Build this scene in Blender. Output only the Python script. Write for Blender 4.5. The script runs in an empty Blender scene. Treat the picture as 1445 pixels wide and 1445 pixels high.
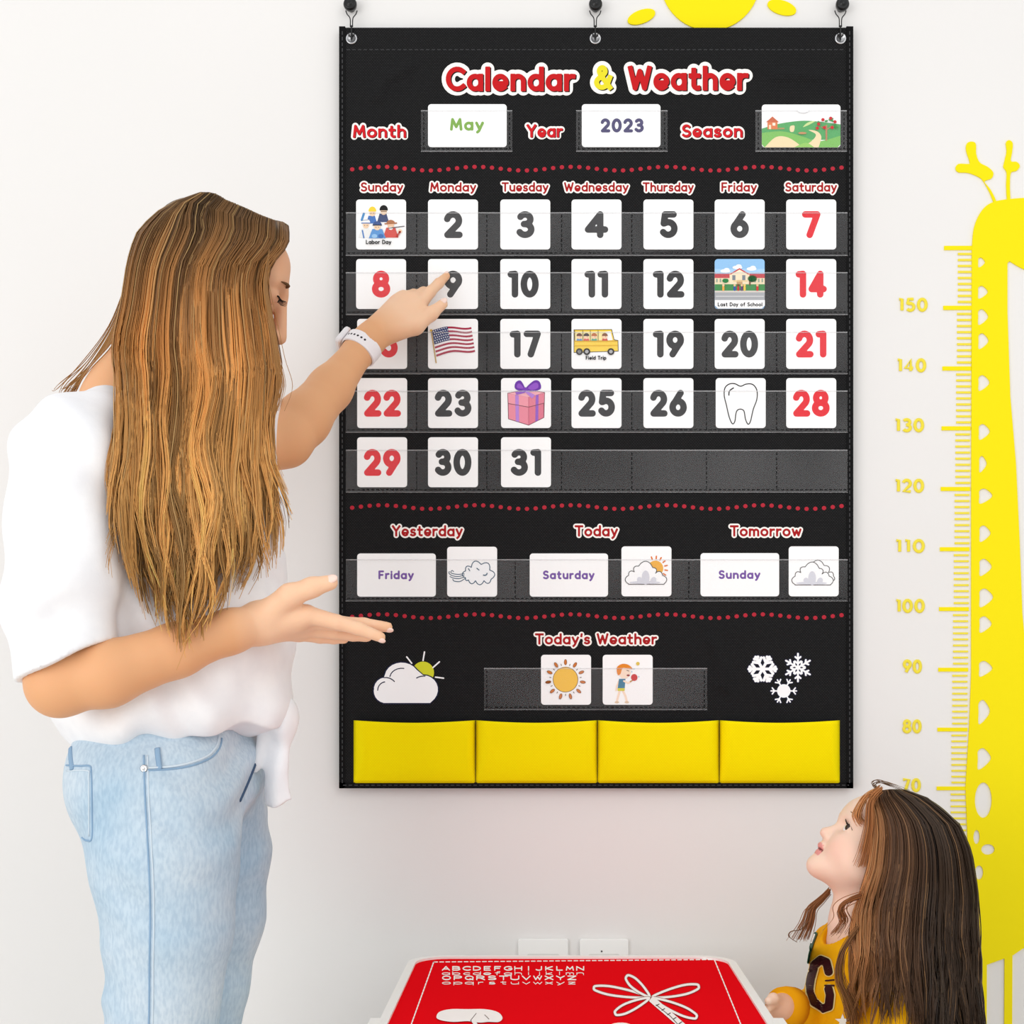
import bpy, math, random
import numpy as np
from mathutils import Vector, Matrix
from mathutils.bvhtree import BVHTree
from mathutils.geometry import tessellate_polygon

random.seed(7)
RNG = np.random.default_rng(11)
sc = bpy.context.scene
COL = sc.collection

# ------------------------------------------------------------------ camera, world, lights, exposure
FPX = 2118.75            # focal length in pixels of the 1445 px frame
CAMD, CAMH = 2.5, 0.88   # camera stands 2.5 m from the wall, 0.88 m high
PX0, PY0 = 772.0, 957.0  # picture position of the camera axis
cam = bpy.data.cameras.new('camera')
cam.sensor_width = 36.0
cam.lens = 36.0 * FPX / 1445.0
cam.shift_x = -(PX0 - 722.5) / 1445.0
cam.shift_y = (PY0 - 722.5) / 1445.0
cam.clip_start = 0.05
camo = bpy.data.objects.new('camera', cam)
camo.location = (0, -CAMD, CAMH)
camo.rotation_euler = (math.radians(90), 0, 0)
COL.objects.link(camo)
sc.camera = camo

w = bpy.data.worlds.new('room_daylight')
sc.world = w
w.use_nodes = True
bg = w.node_tree.nodes['Background']
bg.inputs[0].default_value = (0.985, 0.995, 1.0, 1)
bg.inputs[1].default_value = 0.84

def area(name, loc, target, size, power, col=(1, 1, 1)):
    l = bpy.data.lights.new(name, 'AREA')
    l.shape = 'RECTANGLE'; l.size = size[0]; l.size_y = size[1]
    l.energy = power; l.color = col
    o = bpy.data.objects.new(name, l)
    o.location = loc
    o.rotation_euler = (Vector(target) - Vector(loc)).to_track_quat('-Z', 'Y').to_euler()
    COL.objects.link(o)
    return o
area('added_key_light', (-2.3, -3.4, 1.25), (0.1, 0.0, 0.75), (2.4, 2.0), 36, (1, 0.995, 0.985))  # soft key light added from the left; no window is built there
area('added_fill_light', (1.2, -3.0, 2.75), (0.2, 0.0, 0.7), (1.8, 1.6), 12, (1, 0.99, 0.98))  # overhead fill added on the right; no lamp fitting stands behind it

sc.view_settings.view_transform = 'Standard'
sc.view_settings.look = 'None'
sc.view_settings.exposure = 0.17
sc.view_settings.gamma = 1.0
sc.view_settings.use_curve_mapping = False

# ------------------------------------------------------------------ helpers
def P(px, py, y=0.0):
    """point of the place at depth y seen at that spot of the photograph"""
    k = (CAMD + y) / FPX
    return np.array(((px - PX0) * k, y, CAMH - (py - PY0) * k))

def PZ(px, py, z):
    """the same for a horizontal surface of height z"""
    k = (CAMH - z) / (py - PY0)
    return np.array(((px - PX0) * k, k * FPX - CAMD, z))

def lin(c):
    c = c / 255.0
    return c / 12.92 if c <= 0.04045 else ((c + 0.055) / 1.055) ** 2.4
def rgb(c): return (lin(c[0]), lin(c[1]), lin(c[2]), 1.0)

MATS = {}
def mat(name, col=(200, 200, 200), rough=0.6, spec=0.3, metal=0.0, build=None, **kw):
    if name in MATS: return MATS[name]
    m = bpy.data.materials.new(name)
    m.use_nodes = True
    nt = m.node_tree
    b = nt.nodes['Principled BSDF']
    b.inputs['Base Color'].default_value = rgb(col)
    b.inputs['Roughness'].default_value = rough
    b.inputs['Specular IOR Level'].default_value = spec
    b.inputs['Metallic'].default_value = metal
    for k, v in kw.items():
        b.inputs[k.replace('_', ' ')].default_value = v
    if build: build(nt, b)
    MATS[name] = m
    return m

def ink(c):
    c = tuple(int(v) for v in c)
    return mat('print_ink_%02x%02x%02x' % c, c, 0.55, 0.2)

def N(nt, kind, **kw):
    n = nt.nodes.new(kind)
    for k, v in kw.items():
        if hasattr(n, k): setattr(n, k, v)
        else: n.inputs[k.replace('_', ' ')].default_value = v
    return n

def noise_colour(c1, c2, scale, detail=4.0, bump=0.0, bdist=0.002, bscale=None, stretch=None):
    def f(nt, b):
        tc = N(nt, 'ShaderNodeTexCoord')
        src = tc.outputs['Object']
        if stretch:
            mp = N(nt, 'ShaderNodeMapping'); mp.inputs['Scale'].default_value = stretch
            nt.links.new(src, mp.inputs[0]); src = mp.outputs[0]
        n = N(nt, 'ShaderNodeTexNoise', Scale=scale, Detail=detail)
        nt.links.new(src, n.inputs['Vector'])
        r = N(nt, 'ShaderNodeValToRGB')
        r.color_ramp.elements[0].position = 0.35; r.color_ramp.elements[1].position = 0.68
        r.color_ramp.elements[0].color = rgb(c1); r.color_ramp.elements[1].color = rgb(c2)
        nt.links.new(n.outputs['Fac'], r.inputs[0])
        nt.links.new(r.outputs[0], b.inputs['Base Color'])
        if bump:
            n2 = N(nt, 'ShaderNodeTexNoise', Scale=bscale or scale * 3, Detail=3.0)
            nt.links.new(src, n2.inputs['Vector'])
            bp = N(nt, 'ShaderNodeBump', Strength=bump, Distance=bdist)
            nt.links.new(n2.outputs['Fac'], bp.inputs['Height'])
            nt.links.new(bp.outputs[0], b.inputs['Normal'])
    return f

def tag(o, label=None, cat=None, group=None, kind=None):
    if label: o['label'] = label
    if cat: o['category'] = cat
    if group: o['group'] = group
    if kind: o['kind'] = kind
    return o

def empty(name, loc, label=None, cat=None, group=None):
    o = bpy.data.objects.new(name, None)
    o.location = [float(v) for v in loc]
    o.empty_display_size = 0.05
    COL.objects.link(o)
    return tag(o, label, cat, group)

def world_loc(o):
    v = Vector(o.location)
    while o.parent:
        o = o.parent
        v += Vector(o.location)
    return v

def mesh(name, verts, faces, mats, parent=None, midx=None, smooth=False, origin=None):
    """verts are in world coordinates; the object's origin is put at its parent's place or at `origin`"""
    if not isinstance(mats, (list, tuple)): mats = [mats]
    verts = np.asarray(verts, dtype=np.float64)
    off = np.zeros(3)
    me = bpy.data.meshes.new(name)
    base = np.array(world_loc(parent)) if parent else np.zeros(3)
    if origin is not None: off = np.asarray(origin, float) - base
    elif not parent and len(verts):
        off = np.array(((verts[:, 0].min() + verts[:, 0].max()) / 2, (verts[:, 1].min() + verts[:, 1].max()) / 2, verts[:, 2].min()))
    me.from_pydata((verts - base - off).tolist(), [], faces if isinstance(faces, list) else faces.tolist())
    for m in mats: me.materials.append(m)
    if midx is not None: me.polygons.foreach_set('material_index', np.asarray(midx, dtype=np.int32))
    if smooth: me.polygons.foreach_set('use_smooth', np.ones(len(me.polygons), dtype=bool))
    me.update()
    o = bpy.data.objects.new(name, me)
    o.location = off.tolist()
    COL.objects.link(o)
    if parent: o.parent = parent
    return o

class MB:
    """collects shapes for one mesh"""
    def __init__(s): s.v = []; s.f = []; s.m = []; s.n = 0
    def add(s, verts, faces, mi=0):
        s.v.append(np.asarray(verts, float)); b = s.n
        s.f += [[i + b for i in f] for f in faces]; s.m += [mi] * len(faces)
        s.n += len(verts)
    def box(s, lo, hi, mi=0):
        x0, y0, z0 = lo; x1, y1, z1 = hi
        v = [(x0, y0, z0), (x1, y0, z0), (x1, y1, z0), (x0, y1, z0), (x0, y0, z1), (x1, y0, z1), (x1, y1, z1), (x0, y1, z1)]
        s.add(v, [[0, 3, 2, 1], [4, 5, 6, 7], [0, 1, 5, 4], [1, 2, 6, 5], [2, 3, 7, 6], [3, 0, 4, 7]], mi)
    def prism(s, loop, d, mi=0, bevel=0.0):
        """loop of 3-D points, extruded by vector d (front loop first), with a small edge bevel"""
        L = np.asarray(loop, float); d = np.asarray(d, float); n = len(L)
        dn = d / np.linalg.norm(d)
        c = L.mean(0)
        rings = []
        if bevel:
            q = L - c; ln = np.linalg.norm(q, axis=1)[:, None]
            inner = c + q * (1 - bevel / np.maximum(ln, 1e-6))
            rings = [inner, L + dn * bevel, L + d - dn * bevel, inner + d]
        else: rings = [L, L + d]
        v = np.vstack(rings); f = [list(range(n)), list(range(len(v) - 1, len(v) - n - 1, -1))]
        for r in range(len(rings) - 1):
            for i in range(n):
                j = (i + 1) % n
                f.append([r * n + i, (r + 1) * n + i, (r + 1) * n + j, r * n + j])
        s.add(v, f, mi)
    def tube(s, pts, r, seg=8, mi=0, closed=False, squash=None):
        pts = np.asarray(pts, float); n = len(pts)
        r = np.broadcast_to(np.asarray(r, float), (n,))
        if closed: T = np.roll(pts, -1, 0) - np.roll(pts, 1, 0)
        else: T = np.gradient(pts, axis=0)
        T /= np.maximum(np.linalg.norm(T, axis=1), 1e-9)[:, None]
        up = np.array((0, 1.0, 0)) if abs(T[:, 1]).mean() < 0.8 else np.array((0, 0, 1.0))
        A = np.cross(T, up); A /= np.maximum(np.linalg.norm(A, axis=1), 1e-9)[:, None]
        B = np.cross(T, A)
        ang = np.arange(seg) * 2 * math.pi / seg
        sq = squash or 1.0
        v = pts[:, None] + r[:, None, None] * (np.cos(ang)[None, :, None] * A[:, None] + sq * np.sin(ang)[None, :, None] * B[:, None])
        f = []
        for i in range(n if closed else n - 1):
            i2 = (i + 1) % n
            for j in range(seg):
                j2 = (j + 1) % seg
                f.append([i * seg + j, i * seg + j2, i2 * seg + j2, i2 * seg + j])
        if not closed:
            f.append(list(range(seg))[::-1]); f.append([(n - 1) * seg + j for j in range(seg)])
        s.add(v.reshape(-1, 3), f, mi)
    def lathe(s, c, axis, prof, seg=24, mi=0):
        """prof: (distance along axis, radius)"""
        a = np.asarray(axis, float); a /= np.linalg.norm(a)
        u = np.cross(a, (0.3, 0.2, 0.93)); u /= np.linalg.norm(u); w_ = np.cross(a, u)
        ang = np.arange(seg) * 2 * math.pi / seg
        ring = np.cos(ang)[:, None] * u + np.sin(ang)[:, None] * w_
        v = np.vstack([np.asarray(c) + a * t + ring * max(r, 1e-5) for t, r in prof])
        f = []
        for i in range(len(prof) - 1):
            for j in range(seg):
                j2 = (j + 1) % seg
                f.append([i * seg + j, i * seg + j2, (i + 1) * seg + j2, (i + 1) * seg + j])
        f.append(list(range(seg))[::-1]); f.append([(len(prof) - 1) * seg + j for j in range(seg)])
        s.add(v, f, mi)
    def ellipsoid(s, c, r, R=None, seg=16, rings=10, mi=0):
        R = np.eye(3) if R is None else np.asarray(R)
        v = []; f = []
        for i in range(rings + 1):
            t = math.pi * i / rings
            for j in range(seg):
                p = 2 * math.pi * j / seg
                v.append((r[0] * math.sin(t) * math.cos(p), r[1] * math.sin(t) * math.sin(p), r[2] * math.cos(t)))
        for i in range(rings):
            for j in range(seg):
                j2 = (j + 1) % seg
                f.append([i * seg + j, (i + 1) * seg + j, (i + 1) * seg + j2, i * seg + j2])
        s.add(np.asarray(v) @ R.T + np.asarray(c), f, mi)
    def build(s, name, mats, parent=None, smooth=False, origin=None):
        return mesh(name, np.vstack(s.v), s.f, mats, parent, s.m, smooth, origin)

def rrect(x0, y0, x1, y1, r, n=6):
    """rounded rectangle in picture coordinates, counter-clockwise as seen (y runs down)"""
    out = []
    for cx, cy, a in ((x1 - r, y0 + r, -90), (x1 - r, y1 - r, 0), (x0 + r, y1 - r, 90), (x0 + r, y0 + r, 180)):
        for i in range(n + 1):
            t = math.radians(a + 90 * i / n)
            out.append((cx + r * math.cos(t), cy + r * math.sin(t)))
    return out[::-1]

def earc(cx, cy, rx, ry, a0, a1, n=None):
    n = n or max(4, int(abs(a1 - a0) / 15))
    return [(cx + rx * math.cos(math.radians(a0 + (a1 - a0) * i / n)), cy + ry * math.sin(math.radians(a0 + (a1 - a0) * i / n))) for i in range(n + 1)]

def spline(pts, n=8, closed=False):
    """smooth curve through points (Catmull-Rom)"""
    p = [np.asarray(q, float) for q in pts]; m = len(p); out = []
    for i in range(m if closed else m - 1):
        if closed: a, b, c, d = p[(i - 1) % m], p[i], p[(i + 1) % m], p[(i + 2) % m]
        else: a, b, c, d = p[max(i - 1, 0)], p[i], p[i + 1], p[min(i + 2, m - 1)]
        for k in range(n):
            t = k / n
            out.append(0.5 * ((2 * b) + (c - a) * t + (2 * a - 5 * b + 4 * c - d) * t * t + (3 * b - a - 3 * c + d) * t ** 3))
    if not closed: out.append(p[-1])
    return out

def scallop(pts, k=0.55, n=6, closed=True):
    """cloud outline: an outward bulging arc between each two points (points run clockwise as seen)"""
    out = []; m = len(pts)
    for i in range(m if closed else m - 1):
        (ax, ay), (bx, by) = pts[i], pts[(i + 1) % m]
        dx, dy = bx - ax, by - ay
        for j in range(n):
            t = j / n
            h = k * math.sin(math.pi * t) ** 0.75 * .5
            out.append((ax + dx * t + dy * h, ay + dy * t - dx * h))
    return out

# ------------------------------------------------------------------ stroke lettering
def _glyphs():
    A = earc
    g = {}
    g['A'] = (.80, [[(0, 0), (.40, 1), (.80, 0)], [(.15, .34), (.65, .34)]])
    g['B'] = (.60, [[(0, 0), (0, 1), (.30, 1)] + A(.30, .765, .26, .235, 90, -90) + [(0, .53)], [(.28, .53)] + A(.32, .265, .28, .265, 90, -90) + [(0, 0)]])
    g['C'] = (.74, [A(.46, .5, .46, .5, 48, 312)])
    g['D'] = (.72, [[(0, 0), (0, 1), (.24, 1)] + A(.24, .5, .48, .5, 90, -90) + [(0, 0)]])
    g['E'] = (.52, [[(.52, 1), (0, 1), (0, 0), (.52, 0)], [(0, .52), (.45, .52)]])
    g['F'] = (.50, [[(.50, 1), (0, 1), (0, 0)], [(0, .50), (.42, .50)]])
    g['G'] = (.80, [A(.46, .5, .46, .5, 45, 330) + [(.86, .45), (.52, .45)]])
    g['H'] = (.70, [[(0, 0), (0, 1)], [(.70, 0), (.70, 1)], [(0, .52), (.70, .52)]])
    g['I'] = (.02, [[(.01, 0), (.01, 1)]])
    g['J'] = (.46, [[(.46, 1), (.46, .26)] + A(.22, .26, .24, .26, 0, -160)])
    g['K'] = (.62, [[(0, 0), (0, 1)], [(.58, 1), (.03, .48), (.62, 0)]])
    g['L'] = (.48, [[(0, 1), (0, 0), (.48, 0)]])
    g['M'] = (.86, [[(0, 0), (.10, 1), (.43, .25), (.76, 1), (.86, 0)]])
    g['N'] = (.70, [[(0, 0), (0, 1), (.70, 0), (.70, 1)]])
    g['O'] = (.94, [A(.47, .5, .47, .5, 90, 450)])
    g['P'] = (.56, [[(0, 0), (0, 1), (.28, 1)] + A(.28, .73, .28, .27, 90, -90) + [(0, .46)]])
    g['Q'] = (.94, [A(.47, .5, .47, .5, 90, 450), [(.55, .25), (.92, -.04)]])
    g['R'] = (.60, [[(0, 0), (0, 1), (.28, 1)] + A(.28, .745, .28, .255, 90, -90) + [(0, .49)], [(.26, .49), (.60, 0)]])
    g['S'] = (.58, [A(.30, .75, .27, .25, 35, 270) + A(.28, .25, .30, .25, 85, -145)])
    g['T'] = (.68, [[(0, 1), (.68, 1)], [(.34, 1), (.34, 0)]])
    g['U'] = (.66, [[(0, 1), (0, .32)] + A(.33, .32, .33, .32, 180, 360) + [(.66, 1)]])
    g['V'] = (.72, [[(0, 1), (.36, 0), (.72, 1)]])
    g['W'] = (1.0, [[(0, 1), (.25, 0), (.5, .85), (.75, 0), (1.0, 1)]])
    g['X'] = (.70, [[(0, 0), (.70, 1)], [(0, 1), (.70, 0)]])
    g['Y'] = (.70, [[(0, 1), (.35, .48), (.70, 1)], [(.35, .48), (.35, 0)]])
    g['Z'] = (.62, [[(0, 1), (.62, 1), (0, 0), (.62, 0)]])
    x = .64
    bowl = lambda cx: A(cx, x / 2, .30, x / 2, 0, 360)
    g['a'] = (.58, [bowl(.29), [(.58, x), (.58, 0)]])
    g['b'] = (.58, [bowl(.29), [(0, 1), (0, 0)]])
    g['c'] = (.48, [A(.30, x / 2, .30, x / 2, 50, 310)])
    g['d'] = (.58, [bowl(.29), [(.58, 1), (.58, 0)]])
    g['e'] = (.58, [[(.04, .27), (.575, .27)] + A(.29, x / 2, .29, x / 2, -8, 312)])
    g['f'] = (.38, [A(.34, .80, .20, .20, 75, 180) + [(.14, 0)], [(0, .60), (.36, .60)]])
    g['g'] = (.58, [bowl(.29), [(.58, x), (.58, -.08)] + A(.30, -.08, .28, .22, 0, -150)])
    g['h'] = (.54, [[(0, 1), (0, 0)], [(0, .34)] + A(.27, .37, .27, .27, 180, 0) + [(.54, 0)]])
    g['i'] = (.02, [[(.01, x), (.01, 0)], [(.01, .93), (.01, .95)]])
    g['j'] = (.16, [[(.16, x), (.16, -.10)] + A(0, -.10, .16, .18, 0, -80), [(.16, .93), (.16, .95)]])
    g['k'] = (.50, [[(0, 1), (0, 0)], [(.46, x), (.03, .28), (.50, 0)]])
    g['l'] = (.02, [[(.01, 1), (.01, 0)]])
    g['m'] = (.86, [[(0, x), (0, 0)], [(0, .34)] + A(.215, .40, .215, .24, 180, 0) + [(.43, 0)], [(.43, .34)] + A(.645, .40, .215, .24, 180, 0) + [(.86, 0)]])
    g['n'] = (.54, [[(0, x), (0, 0)], [(0, .34)] + A(.27, .37, .27, .27, 180, 0) + [(.54, 0)]])
    g['o'] = (.62, [A(.31, x / 2, .31, x / 2, 90, 450)])
    g['p'] = (.58, [bowl(.29), [(0, x), (0, -.30)]])
    g['q'] = (.58, [bowl(.29), [(.58, x), (.58, -.30)]])
    g['r'] = (.34, [[(0, x), (0, 0)], [(0, .32)] + A(.29, .33, .29, .31, 180, 78)])
    g['s'] = (.44, [A(.23, .48, .20, .16, 40, 265) + A(.21, .16, .23, .16, 80, -145)])
    g['t'] = (.40, [[(.15, .90), (.15, .18)] + A(.33, .18, .18, .18, 180, 285), [(0, .62), (.38, .62)]])
    g['u'] = (.54, [[(0, x), (0, .27)] + A(.27, .27, .27, .27, 180, 360) + [(.54, x)], [(.54, .3), (.54, 0)]])
    g['v'] = (.52, [[(0, x), (.26, 0), (.52, x)]])
    g['w'] = (.80, [[(0, x), (.20, 0), (.40, .55), (.60, 0), (.80, x)]])
    g['x'] = (.50, [[(0, 0), (.50, x)], [(0, x), (.50, 0)]])
    g['y'] = (.54, [[(0, x), (.27, .02)], [(.54, x), (.22, -.14), (.08, -.28)]])
    g['z'] = (.48, [[(0, x), (.48, x), (0, 0), (.48, 0)]])
    g['0'] = (.62, [A(.31, .5, .31, .5, 90, 450)])
    g['1'] = (.24, [[(0, .98), (.22, 1), (.22, 0)]])
    g['2'] = (.56, [A(.28, .70, .28, .30, 165, -38) + [(.02, 0), (.58, 0)]])
    g['3'] = (.56, [A(.27, .765, .25, .235, 150, -90) + [(.22, .53)], [(.27, .53)] + A(.27, .265, .29, .265, 90, -150)])
    g['4'] = (.64, [[(.64, .26), (0, .26), (.46, 1), (.46, 0)]])
    g['5'] = (.56, [[(.52, 1), (.12, 1), (.06, .56)] + A(.27, .31, .29, .31, 122, -145)])
    g['6'] = (.58, [[(.42, 1), (.06, .46)] + A(.29, .30, .29, .30, 150, 510)])
    g['7'] = (.54, [[(0, 1), (.54, 1), (.20, 0)]])
    g['8'] = (.60, [A(.30, .76, .245, .24, 270, 630), A(.30, .265, .30, .265, 90, 450)])
    g['9'] = (.58, [[(.16, 0), (.52, .54)] + A(.29, .70, .29, .30, -30, 330)])
    g['&'] = (.78, [[(.78, .50), (.60, .10)] + A(.32, .25, .31, .25, -50, -225) + [(.42, .66)] + A(.34, .82, .17, .18, -30, 200) + [(.26, .60), (.78, 0)]])
    g["'"] = (.06, [[(.05, 1.0), (.02, .80)]])
    g[' '] = (.22, [])
    return g
GLY = _glyphs()

def text_strokes(txt, x0, x1, base, cap, t, gap=None):
    """centre-lines of a word, fitted between x0 and x1 (outer edges) on the baseline, in picture coordinates"""
    H = cap - t
    gap = t * 0.42 if gap is None else gap
    x = 0.0; raw = []
    for ch in txt:
        w_, st = GLY[ch]
        for s_ in st: raw.append([(x + t / 2 + p[0] * H, p[1]) for p in s_])
        x += w_ * H + t + gap
    x -= gap
    k = (x1 - x0 - t) / max(x - t, 1e-6)
    return [[(x0 + t / 2 + (p[0] - t / 2) * k, base - t / 2 - p[1] * H) for p in s_] for s_ in raw]

class Flat:
    """flat printed artwork: coloured shapes in thin layers on a surface; `place(px,py,lift)` gives the 3-D point"""
    def __init__(s, place, step=0.00008):
        s.place = place; s.step = step; s.layer = 0; s.v = []; s.f = []; s.m = []; s.mats = []; s.maxrun = 10000
    def _mi(s, col):
        m = ink(col) if isinstance(col, tuple) else col
        if m not in s.mats: s.mats.append(m)
        return s.mats.index(m)
    def _emit(s, pts, faces, col, lift):
        b = len(s.v); mi = s._mi(col)
        s.v += [s.place(p[0], p[1], lift) for p in pts]
        for f in faces: s.f.append([b + i for i in f]); s.m.append(mi)
    def poly(s, pts, col, holes=()):
        s.layer += 1; lift = s.layer * s.step
        loops = [[Vector((p[0], p[1], 0)) for p in pts]] + [[Vector((p[0], p[1], 0)) for p in h] for h in holes]
        tris = tessellate_polygon(loops)
        allp = [p for l in loops for p in l]
        out = []
        for a, b, c in tris:
            cr = (allp[b].x - allp[a].x) * (allp[c].y - allp[a].y) - (allp[b].y - allp[a].y) * (allp[c].x - allp[a].x)
            out.append([a, c, b] if cr > 0 else [a, b, c])
        s._emit([(p.x, p.y) for p in allp], out, col, lift)
        return s
    def disc(s, cx, cy, rx, ry=None, col=(0, 0, 0), rot=0, n=28):
        ry = rx if ry is None else ry
        c, sn = math.cos(math.radians(rot)), math.sin(math.radians(rot))
        return s.poly([(cx + rx * math.cos(t) * c - ry * math.sin(t) * sn, cy + rx * math.cos(t) * sn + ry * math.sin(t) * c) for t in [2 * math.pi * i / n for i in range(n)]], col)
    def rect(s, x0, y0, x1, y1, col): return s.poly([(x0, y0), (x1, y0), (x1, y1), (x0, y1)], col)
    def line(s, pts, wd, col, round_=True, closed=False):
        pts = [tuple(p) for p in pts]
        return s.strokes([pts + [pts[0]] if closed else pts], wd, col, round_)
    def strokes(s, sts, wd, col, round_=True, off=(0, 0)):
        """brush strokes of one width, merged into one outline without overlaps (2-D distance field, then filled)"""
        s.layer += 1; lift = s.layer * s.step; r = wd / 2
        segs = []
        for st in sts:
            st = [(p[0] + off[0], p[1] + off[1]) for p in st]
            shut = math.hypot(st[0][0] - st[-1][0], st[0][1] - st[-1][1]) < 1e-6
            for i in range(len(st) - 1):
                if math.hypot(st[i + 1][0] - st[i][0], st[i + 1][1] - st[i][1]) > 1e-6:
                    segs.append((st[i], st[i + 1], not round_ and not shut and i == 0, not round_ and not shut and i == len(st) - 2))
        g = max(0.3, min(1.1, r * 0.42)); m = r + 2 * g + (r * .5)
        xs = [p[k][0] for p in segs for k in (0, 1)]; ys = [p[k][1] for p in segs for k in (0, 1)]
        ox, oy = min(xs) - m, min(ys) - m
        nx_, ny_ = int((max(xs) + m - ox) / g) + 2, int((max(ys) + m - oy) / g) + 2
        F = np.full((nx_, ny_), 9.0)
        for (ax, ay), (bx, by), c0, c1 in segs:
            i0, i1 = max(0, int((min(ax, bx) - m - ox) / g)), min(nx_, int((max(ax, bx) + m - ox) / g) + 2)
            j0, j1 = max(0, int((min(ay, by) - m - oy) / g)), min(ny_, int((max(ay, by) + m - oy) / g) + 2)
            X = ox + g * np.arange(i0, i1)[:, None] - ax; Y = oy + g * np.arange(j0, j1)[None, :] - ay
            L = math.hypot(bx - ax, by - ay); ux, uy = (bx - ax) / L, (by - ay) / L
            t = X * ux + Y * uy; q = np.abs(-X * uy + Y * ux)
            d = np.maximum(q - r, np.maximum((-r if c0 else 0.0) - t, t - L - (r if c1 else 0.0)))
            if not c0: d = np.minimum(d, np.hypot(t, q) - r)
            if not c1: d = np.minimum(d, np.hypot(t - L, q) - r)
            F[i0:i1, j0:j1] = np.minimum(F[i0:i1, j0:j1], d)
        I = F < 0
        cnt = I[:-1, :-1].astype(int) + I[1:, :-1] + I[:-1, 1:] + I[1:, 1:]
        for j in range(ny_ - 1):
            col_ = cnt[:, j]
            if not col_.any(): continue
            i = 0; y0, y1 = oy + g * j, oy + g * (j + 1)
            while i < nx_ - 1:
                c = col_[i]
                if c == 4:
                    k = i
                    while k < nx_ - 1 and col_[k] == 4 and k - i < s.maxrun: k += 1
                    s._emit([(ox + g * i, y0), (ox + g * i, y1), (ox + g * k, y1), (ox + g * k, y0)], [[0, 1, 2, 3]], col, lift)
                    i = k; continue
                if c:
                    cs = ((i, j), (i, j + 1), (i + 1, j + 1), (i + 1, j)); poly = []
                    for a in range(4):
                        A, B = cs[a], cs[(a + 1) % 4]; fa, fb = F[A], F[B]
                        if fa < 0: poly.append((ox + g * A[0], oy + g * A[1]))
                        if (fa < 0) != (fb < 0):
                            t = fa / (fa - fb); poly.append((ox + g * (A[0] + (B[0] - A[0]) * t), oy + g * (A[1] + (B[1] - A[1]) * t)))
                    if len(poly) > 2: s._emit(poly, [list(range(len(poly)))], col, lift)
                i += 1
        return s
    def word(s, txt, x0, x1, base, cap, t, col, round_=True):
        return s.strokes(text_strokes(txt, x0, x1, base, cap, t), t, col, round_)
    def build(s, name, parent=None):
        return mesh(name, s.v, s.f, s.mats, parent, s.m)
# ------------------------------------------------------------------ the room
M_WALL = mat('painted_wall', (233, 231, 229), 0.85, 0.15, build=noise_colour((232, 230, 228), (235, 233, 231), 1.5, 2.0, 0.12, 0.002, 90))
M_FLOOR = mat('pale_floor', (226, 221, 215), 0.5, 0.3, build=noise_colour((221, 215, 208), (233, 228, 222), 3.0, 5.0, 0, stretch=(1, 8, 1)))
M_WHITE = mat('white_plastic', (244, 243, 241), 0.35, 0.4)

b = MB(); b.box((-3.2, 0.0, 0.0), (3.2, 0.12, 2.9))
tag(b.build('wall_back', M_WALL), kind='structure')
b = MB(); b.box((-3.2, -4.2, -0.05), (3.2, 0.12, 0.0))
tag(b.build('floor', M_FLOOR), kind='structure')
b = MB(); b.box((-3.2, -0.015, 0.0), (3.2, 0.0, 0.09))
tag(b.build('baseboard_back', mat('white_trim', (238, 236, 232), 0.4, 0.4)), kind='structure')

# ------------------------------------------------------------------ the black pocket chart
YB, YF = -0.014, -0.016           # back and front of the chart cloth
def weave(c1, c2, cm, bump=0.35):
    def f(nt, b):
        tc = N(nt, 'ShaderNodeTexCoord')
        mp = N(nt, 'ShaderNodeMapping'); mp.inputs['Rotation'].default_value = (math.radians(90), 0, 0)
        nt.links.new(tc.outputs['Object'], mp.inputs[0])
        br = N(nt, 'ShaderNodeTexBrick', offset=0.5)
        br.inputs['Color1'].default_value = rgb(c1); br.inputs['Color2'].default_value = rgb(c2); br.inputs['Mortar'].default_value = rgb(cm)
        br.inputs['Scale'].default_value = 1.0; br.inputs['Mortar Size'].default_value = 0.0009; br.inputs['Mortar Smooth'].default_value = 0.6
        br.inputs['Brick Width'].default_value = 0.0043; br.inputs['Row Height'].default_value = 0.0024
        nt.links.new(mp.outputs[0], br.inputs['Vector'])
        nt.links.new(br.outputs['Color'], b.inputs['Base Color'])
        inv = N(nt, 'ShaderNodeMath', operation='SUBTRACT'); inv.inputs[0].default_value = 1.0
        nt.links.new(br.outputs['Fac'], inv.inputs[1])
        bp = N(nt, 'ShaderNodeBump', Strength=bump, Distance=0.0006)
        nt.links.new(inv.outputs[0], bp.inputs['Height'])
        nt.links.new(bp.outputs[0], b.inputs['Normal'])
    return f
M_CLOTH = mat('black_woven_nylon', rough=0.8, spec=0.18, build=weave((42, 42, 43), (34, 34, 35), (9, 9, 10)))
M_BIND = mat('black_binding_tape', (10, 10, 11), 0.75, 0.15)
M_THREAD_G = mat('grey_thread', (72, 72, 74), 0.8, 0.2)
M_THREAD_D = mat('dark_thread', (12, 12, 13), 0.8, 0.2)
M_STEEL = mat('nickel', (190, 190, 192), 0.28, 0.5, 0.9)
M_BLACKM = mat('black_metal', (18, 18, 19), 0.3, 0.5, 0.3)

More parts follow.
